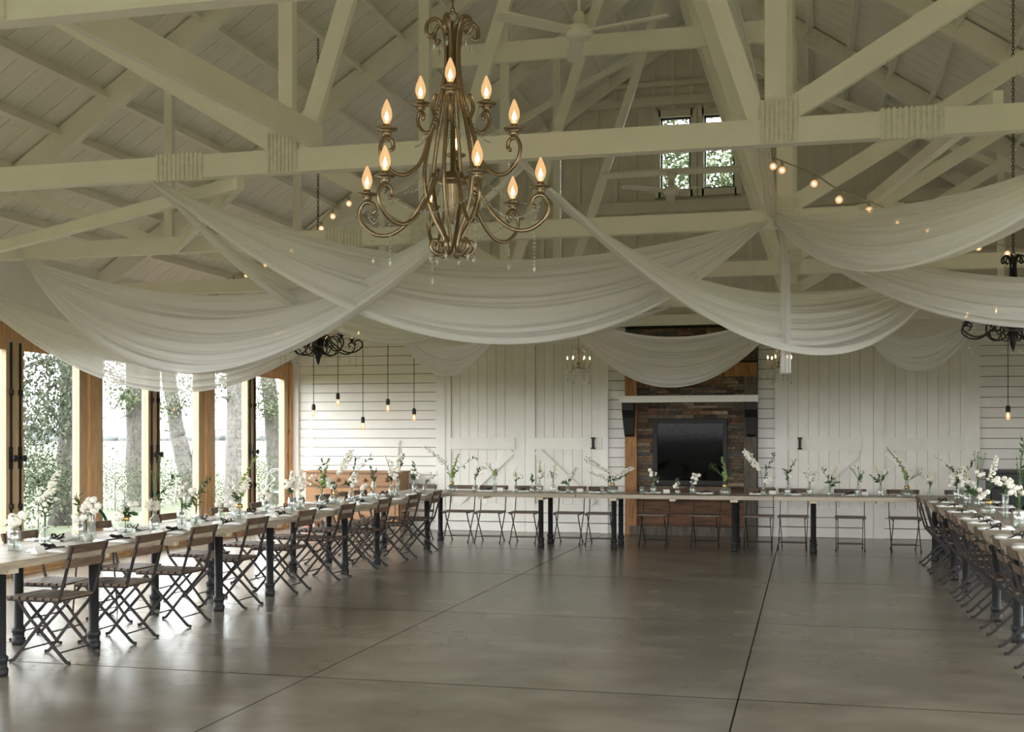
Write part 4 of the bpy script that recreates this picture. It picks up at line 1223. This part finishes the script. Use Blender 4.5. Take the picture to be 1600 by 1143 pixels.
# ------------------------------------------------------------------ ceiling fans
def fan(label, x, y, z, rod_top, a0):
    f = thing('ceiling_fan', label, 'ceiling fan', (x, y, z), 0, 'ceiling fans')
    MB().lathe([(0, -.01), (.03, -.005), (.05, .0), (.095, .01), (.108, .03), (.108, .085), (.095, .10), (.05, .11), (.042, .20), (.03, .215), (0, .215)], 20).build('motor', 'fan_white', f, True)
    MB().tube([(0, 0, .2), (0, 0, rod_top - z)], .013, 8).build('down_rod', 'fan_white', f)
    MB().lathe([(.02, rod_top - z - .12), (.06, rod_top - z - .06), (.065, rod_top - z), (0, rod_top - z)], 14).build('canopy', 'fan_white', f, True)
    for k in range(3):
        a = a0 + 2 * PI * k / 3
        b = MB(); prof = [(.09, .045), (.2, .055), (.45, .06), (.68, .062), (.735, .052), (.76, .03)]
        d, s_ = Vector((math.cos(a), math.sin(a), 0)), Vector((-math.sin(a), math.cos(a), 0))
        vs = []
        for r, w_ in prof:
            for sg in (-1, 1):
                for t in (-.006, .006):
                    vs.append(d * r + s_ * (sg * w_) + Vector((0, 0, .055 + sg * w_ * .22 + t)))
        m_ = len(prof); fs = [(0, 1, 3, 2), (4 * (m_ - 1), 4 * (m_ - 1) + 2, 4 * (m_ - 1) + 3, 4 * (m_ - 1) + 1)]
        for i in range(m_ - 1):
            o = 4 * i; fs += [(o, o + 4, o + 5, o + 1), (o + 2, o + 3, o + 7, o + 6), (o + 1, o + 5, o + 7, o + 3), (o, o + 2, o + 6, o + 4)]
        b.add(vs, fs); put(fixn(b.mesh('blade', 'fan_white')), 'blade', f)
q = at_depth(905, 55, 9.25); fan('white three-bladed ceiling fan high beside the brass chandelier', q.x, 9.25, q.z - .03, RIDGE - .3, 1.82)
fan('white three-bladed ceiling fan before the gable windows', 0, 16.12, 4.84, 5.14, 1.7)

# ------------------------------------------------------------------ pendant bulbs and string lights
def pendant(label, px, py, y=18.55):
    p = at_depth(px, py, y)
    t = thing('pendant_light', label, 'pendant lamp', p, 0, 'bare bulb pendants at the far wall')
    MB().tube([(0, 0, .2), (0, 0, 3.42 - p.z), (0, .34, 3.42 - p.z)], .006, 5).build('cord', 'cord_black', t)
    MB().lathe([(.0, .115), (.03, .115), (.032, .13), (.032, .19), (.02, .215), (0, .215)], 12).build('socket', 'cord_black', t, True)
    MB().lathe([(0, 0), (.02, .006), (.03, .03), (.033, .055), (.026, .09), (.018, .118)], 12).build('bulb', 'bulb_glass', t, True)
    MB().tube([(-.008, 0, .05), (-.004, 0, .09), (.0, 0, .05), (.004, 0, .09), (.008, 0, .05)], .004, 5).build('filament', 'filament', t)
for i, (px, py) in enumerate(((490, 651), (528, 634), (567, 671), (606, 643), (647, 658))):
    pendant('bare bulb pendant on black cord before left shiplap, %s from the left' % ORD[i], px, py)
pendant('bare bulb pendant on black cord before the right shiplap wall', 1575, 656)
def string_lights(label, pts, bulbs, r=.03):
    t = thing('string_lights', label, 'string lights', pts[0], 0, 'festoon string lights')
    P0 = Vector(pts[0])
    MB().tube([p - P0 for p in smooth_path(pts, 6)], .006, 5).build('cable', 'cord_white', t)
    for b_ in bulbs:
        q = Vector(b_) - P0
        so = MB().lathe([(.012, .028), (.013, .07), (0, .072)], 8).build('socket', 'cord_white', t, True, q)
        MB().blob((0, 0, 0), r, r, 10, 7).build('bulb', 'bulb_glass', so, True)
        MB().blob((0, 0, 0), r * .45, r * .45, 8, 6).build('filament', 'string_glow', so, True)
def festoon(label, spec):
    """spec: (px, py, Y) of every bulb along the cable"""
    bl = [at_depth(*s) for s in spec]
    string_lights(label, [b + Vector((0, 0, .075)) for b in bl], bl)
festoon('string of warm bulbs crossing behind the upper right swag', [(1208, 260, 9.95), (1222, 266, 9.9), (1272, 287, 9.7), (1311, 312, 9.3), (1358, 329, 9.6), (1402, 347, 10.2), (1449, 360, 11.0), (1529, 387, 12.2), (1574, 396, 12.8)])
festoon('string of warm bulbs under the rafters left of the brass chandelier', [(562, 300, 10.5), (545, 318, 10.9), (520, 338, 11.3), (502, 357, 11.8), (478, 373, 12.3), (455, 391, 12.7), (415, 413, 13.2)])
festoon('string of small warm bulbs above the left broad swag', [(385, 430, 13.6), (365, 441, 13.9), (345, 449, 14.2), (329, 454, 14.5), (315, 456, 14.8), (285, 458, 15.2)])

# ------------------------------------------------------------------ outside
gr = MB().box(-90, -XW - .2, -60, 120, -.3, -.14).box(-XW - .2, XW + .2, -60, YB - .2, -.3, -.14).box(XW + .2, 90, -60, 120, -.3, -.14).build('ground_lawn', 'lawn')
tag(gr, 'mown green lawn outside the glass doors', 'lawn', kind='structure')
fd = MB().add([(-2500, -2500, -.32), (2500, -2500, -.32), (2500, 2500, -.32), (-2500, 2500, -.32)], [(0, 1, 2, 3)]).build('ground_field', 'field')
tag(fd, 'pale flat crop field reaching to the horizon', 'field', kind='structure')
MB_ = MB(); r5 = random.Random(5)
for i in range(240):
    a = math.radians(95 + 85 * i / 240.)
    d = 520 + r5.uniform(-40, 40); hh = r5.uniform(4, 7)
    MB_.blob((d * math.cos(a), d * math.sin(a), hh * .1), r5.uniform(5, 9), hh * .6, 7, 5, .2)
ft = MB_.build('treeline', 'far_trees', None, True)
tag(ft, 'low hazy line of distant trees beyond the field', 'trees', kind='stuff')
def leaves(n, centres, size, rng, droop=0.):
    b = MB()
    for _ in range(n):
        c, r = rng.choice(centres)
        d = Vector((rng.gauss(0, .5), rng.gauss(0, .5), rng.gauss(0, .4))) * r
        p = Vector(c) + d
        v = Vector((rng.uniform(-1, 1), rng.uniform(-1, 1), rng.uniform(-1, .6) - droop)).normalized() * size * rng.uniform(.6, 1.3)
        b.leaf(p, v, size * .55, (rng.uniform(-1, 1), rng.uniform(-1, 1), 1))
    return b
def tree(nm, label, base, top, r0, r1, bark_m, leaf_m, crown, nleaf, lsize, branches=(), lean_pts=None, seed=1, droop=0., flare=1.5):
    rng = random.Random(seed)
    base, top = Vector(base), Vector(top)
    t = thing(nm, label, 'tree', base, 0, 'trees outside the glass doors')
    mid = [Vector(p) for p in (lean_pts or [])]
    path = smooth_path([base] + mid + [top], 10)
    rs = [r0 * (flare if i == 0 else (1.12 if i == 1 else 1)) * (1 - i / (len(path) - 1)) + r1 * i / (len(path) - 1) for i in range(len(path))]
    b = MB().tube([p - base + Vector((rng.uniform(-.02, .02), rng.uniform(-.02, .02), 0)) for p in path], rs, 14)
    b.build('trunk', bark_m, t, True)
    for (p0, p1, r) in branches:
        MB().tube(smooth_path([Vector(p0) - base, (Vector(p0) + Vector(p1)) / 2 - base + Vector((0, 0, .12)), Vector(p1) - base], 4), [r * (1 - .07 * i) for i in range(9)], 6).build('branch', bark_m, t, True)
    if nleaf:
        lv = leaves(nleaf, [(Vector(c) - base, r) for c, r in crown], lsize, rng, droop).build('foliage', leaf_m, t)
        lv['kind'] = 'stuff'
    return t
gz = -.16
def gp(px, Z):                       # ground point below pixel column px at view depth Z
    L = (1260 - px) * CT * Z / F
    return Vector((CAMX - L, (Z - L * ST) / CT, gz))
def above(px, py, Z):
    v = gp(px, Z); v.z = EYE + (HZ - py) * Z / F; return v
# near spruce
b0 = gp(108, 23)
sp = [(above(20, 560, 21), 1.0), (above(10, 640, 20.5), .9), (above(60, 600, 22), .9), (above(70, 545, 22), 1.0), (above(90, 635, 22), .6), (above(30, 500, 22), 1.2),
      (above(115, 560, 21.5), .7), (above(5, 700, 20), .7), (above(140, 520, 23), 1.0), (above(60, 660, 21.5), .5)]
tree('spruce_tree', 'thick spruce with drooping grey green boughs at the left end', b0, b0 + Vector((.25, 0, 9)), .27, .12, 'bark', 'spruce_leaf', sp, 5200, .10,
     [(b0 + Vector((.05, 0, 3.2)), above(15, 585, 21), .06), (b0 + Vector((.05, 0, 3.6)), above(55, 560, 21.5), .05), (b0 + Vector((.05, 0, 2.9)), above(60, 630, 21.5), .04), (b0 + Vector((.1, 0, 4)), above(150, 520, 23), .05)], None, 3, .6)
b0 = gp(214, 29)
tree('maple_tree', 'straight grey trunk between the first and second glass doors seen', b0, b0 + Vector((-.1, 0, 9)), .25, .2, 'bark', 'maple_leaf',
     [(above(180, 600, 28), .5), (above(230, 610, 29), .6), (above(195, 625, 28.5), .35), (above(210, 560, 29), 1.2)], 800, .11,
     [(b0 + Vector((0, 0, 3)), above(178, 640, 28.5), .05), (b0 + Vector((0, 0, 2.1)), above(186, 655, 28.5), .035)], [b0 + Vector((-.05, 0, 2.5))], 4)
b0 = gp(305, 31)
tree('maple_tree', 'pale slender leaning trunk with a forked second stem', b0, above(262, 560, 31) + Vector((-.4, 0, 3)), .24, .16, 'bark_pale', 'maple_leaf',
     [(above(262, 640, 30.5), .35), (above(285, 630, 31), .35), (above(300, 615, 31), .6), (above(270, 600, 31), .8)], 520, .11,
     [(b0 + Vector((0, 0, .8)), above(318, 590, 31.5), .17), (above(318, 600, 31.5), above(312, 540, 31.5), .16)], [above(283, 700, 31), above(270, 630, 31)], 5)
b0 = gp(371, 27)
tree('maple_tree', 'broad pale mottled trunk beside the last timber post', b0, b0 + Vector((.1, 0, 9)), .31, .26, 'bark_pale', 'maple_leaf',
     [(above(350, 600, 27), .4), (above(385, 590, 27), .5)], 260, .11, [(b0 + Vector((-.1, 0, 2.3)), above(346, 620, 26.5), .06)], [b0 + Vector((.03, 0, 2))], 6)
b0 = gp(437, 30)
tree('maple_tree', 'slanting grey trunk with ivy near the far corner', b0, above(418, 560, 30) + Vector((-.3, 0, 4)), .22, .16, 'bark', 'maple_leaf',
     [(above(412, 610, 30), .5), (above(432, 620, 30), .5), (above(438, 670, 30), .45), (above(405, 640, 29.5), .4), (above(440, 600, 30), .5), (above(425, 640, 29.6), .3)], 1500, .09, (), [above(424, 650, 30)], 7)
def shrub(label, spots, n, size, seed, m='shrub_leaf'):
    rng = random.Random(seed)
    base = Vector(spots[0][0]); base.z = gz
    t = thing('shrub', label, 'shrub', base, 0, 'shrubs outside the glass doors')
    lv = leaves(n, [(Vector(c) - base, r) for c, r in spots], size, rng, -.3).build('foliage', m, t); lv['kind'] = 'stuff'
    for c, r in spots:
        c = Vector(c) - base
        MB().tube([(c.x, c.y, -.02), (c.x, c.y, c.z)], .012, 5).build('stem', 'bark', t)
shrub('leafy green bush left of the spruce trunk', [(above(10, 760, 21), .75), (above(30, 740, 21.5), .6), (above(70, 775, 22), .6), (above(5, 800, 20), .6), (above(85, 745, 22.5), .5), (above(60, 740, 22), .5)], 2600, .085, 11)
shrub('grey green undergrowth around the second trunk', [(above(180, 745, 27), .8), (above(195, 765, 27), .8), (above(225, 770, 28), .7), (above(235, 740, 28), .5)], 2400, .06, 12)
shrub('pale undergrowth below the leaning trunk', [(above(275, 765, 30), .7), (above(290, 750, 30), .6), (above(325, 760, 31), .6)], 1500, .06, 13)
shrub('green bush near the far window corner', [(above(405, 755, 28), .55), (above(415, 735, 29), .5), (above(355, 770, 28), .5), (above(432, 770, 27), .4)], 1800, .06, 14)
# trees seen through the gable windows
for k, (x, s) in enumerate(((-3.2, 21), (2.6, 22), (-.2, 23))):
    b0 = Vector((x, 30 + k * 2, gz))
    tree('leafy_tree', 'green leafy tree crown seen through the %s' % ['left gable window', 'right gable window', 'gap between gable windows'][k], b0, b0 + Vector((0, 0, 9)), .25, .12, 'bark', 'maple_leaf',
         [((x + dx, 30 + k * 2 + dy, z), 1.5) for dx, dy, z in ((-1, 0, 7), (1, .5, 7.5), (0, 0, 8.6), (-1.2, .4, 9.2), (1.3, 0, 9.0), (.2, 0, 6.4))], 7000, .19, (), None, s)
# garden chair outside
p = gp(431, 26.5)
gc = thing('garden_chair', 'grey metal scrolled garden chair on the lawn near the far corner', 'chair', (p.x, p.y, -.14), .4)
for sx in (-1, 1):
    for sy in (-1, 1):
        MB().tube(smooth_path([(sx * .2, sy * .2, .45), (sx * .18, sy * .18, .25), (sx * .25, sy * .25, 0)], 4), .012, 6).build('leg', 'garden_metal', gc, True)
MB().lathe([(0, .44), (.24, .44), (.25, .455), (.24, .47), (0, .47)], 16).build('seat', 'garden_metal', gc, True)
MB().tube(smooth_path([(-.22, .2, .46), (-.23, .25, .75), (-.12, .28, .93), (0, .28, .97), (.12, .28, .93), (.23, .25, .75), (.22, .2, .46)], 4), .012, 6).build('back_frame', 'garden_metal', gc, True)
for sx in (-1, 1):
    MB().tube(smooth_path([(sx * .03, .2, .47), (sx * .14, .24, .62), (sx * .05, .26, .74), (sx * .12, .27, .86), (sx * .02, .28, .94)], 4), .009, 6).build('back_scroll', 'garden_metal', gc, True)
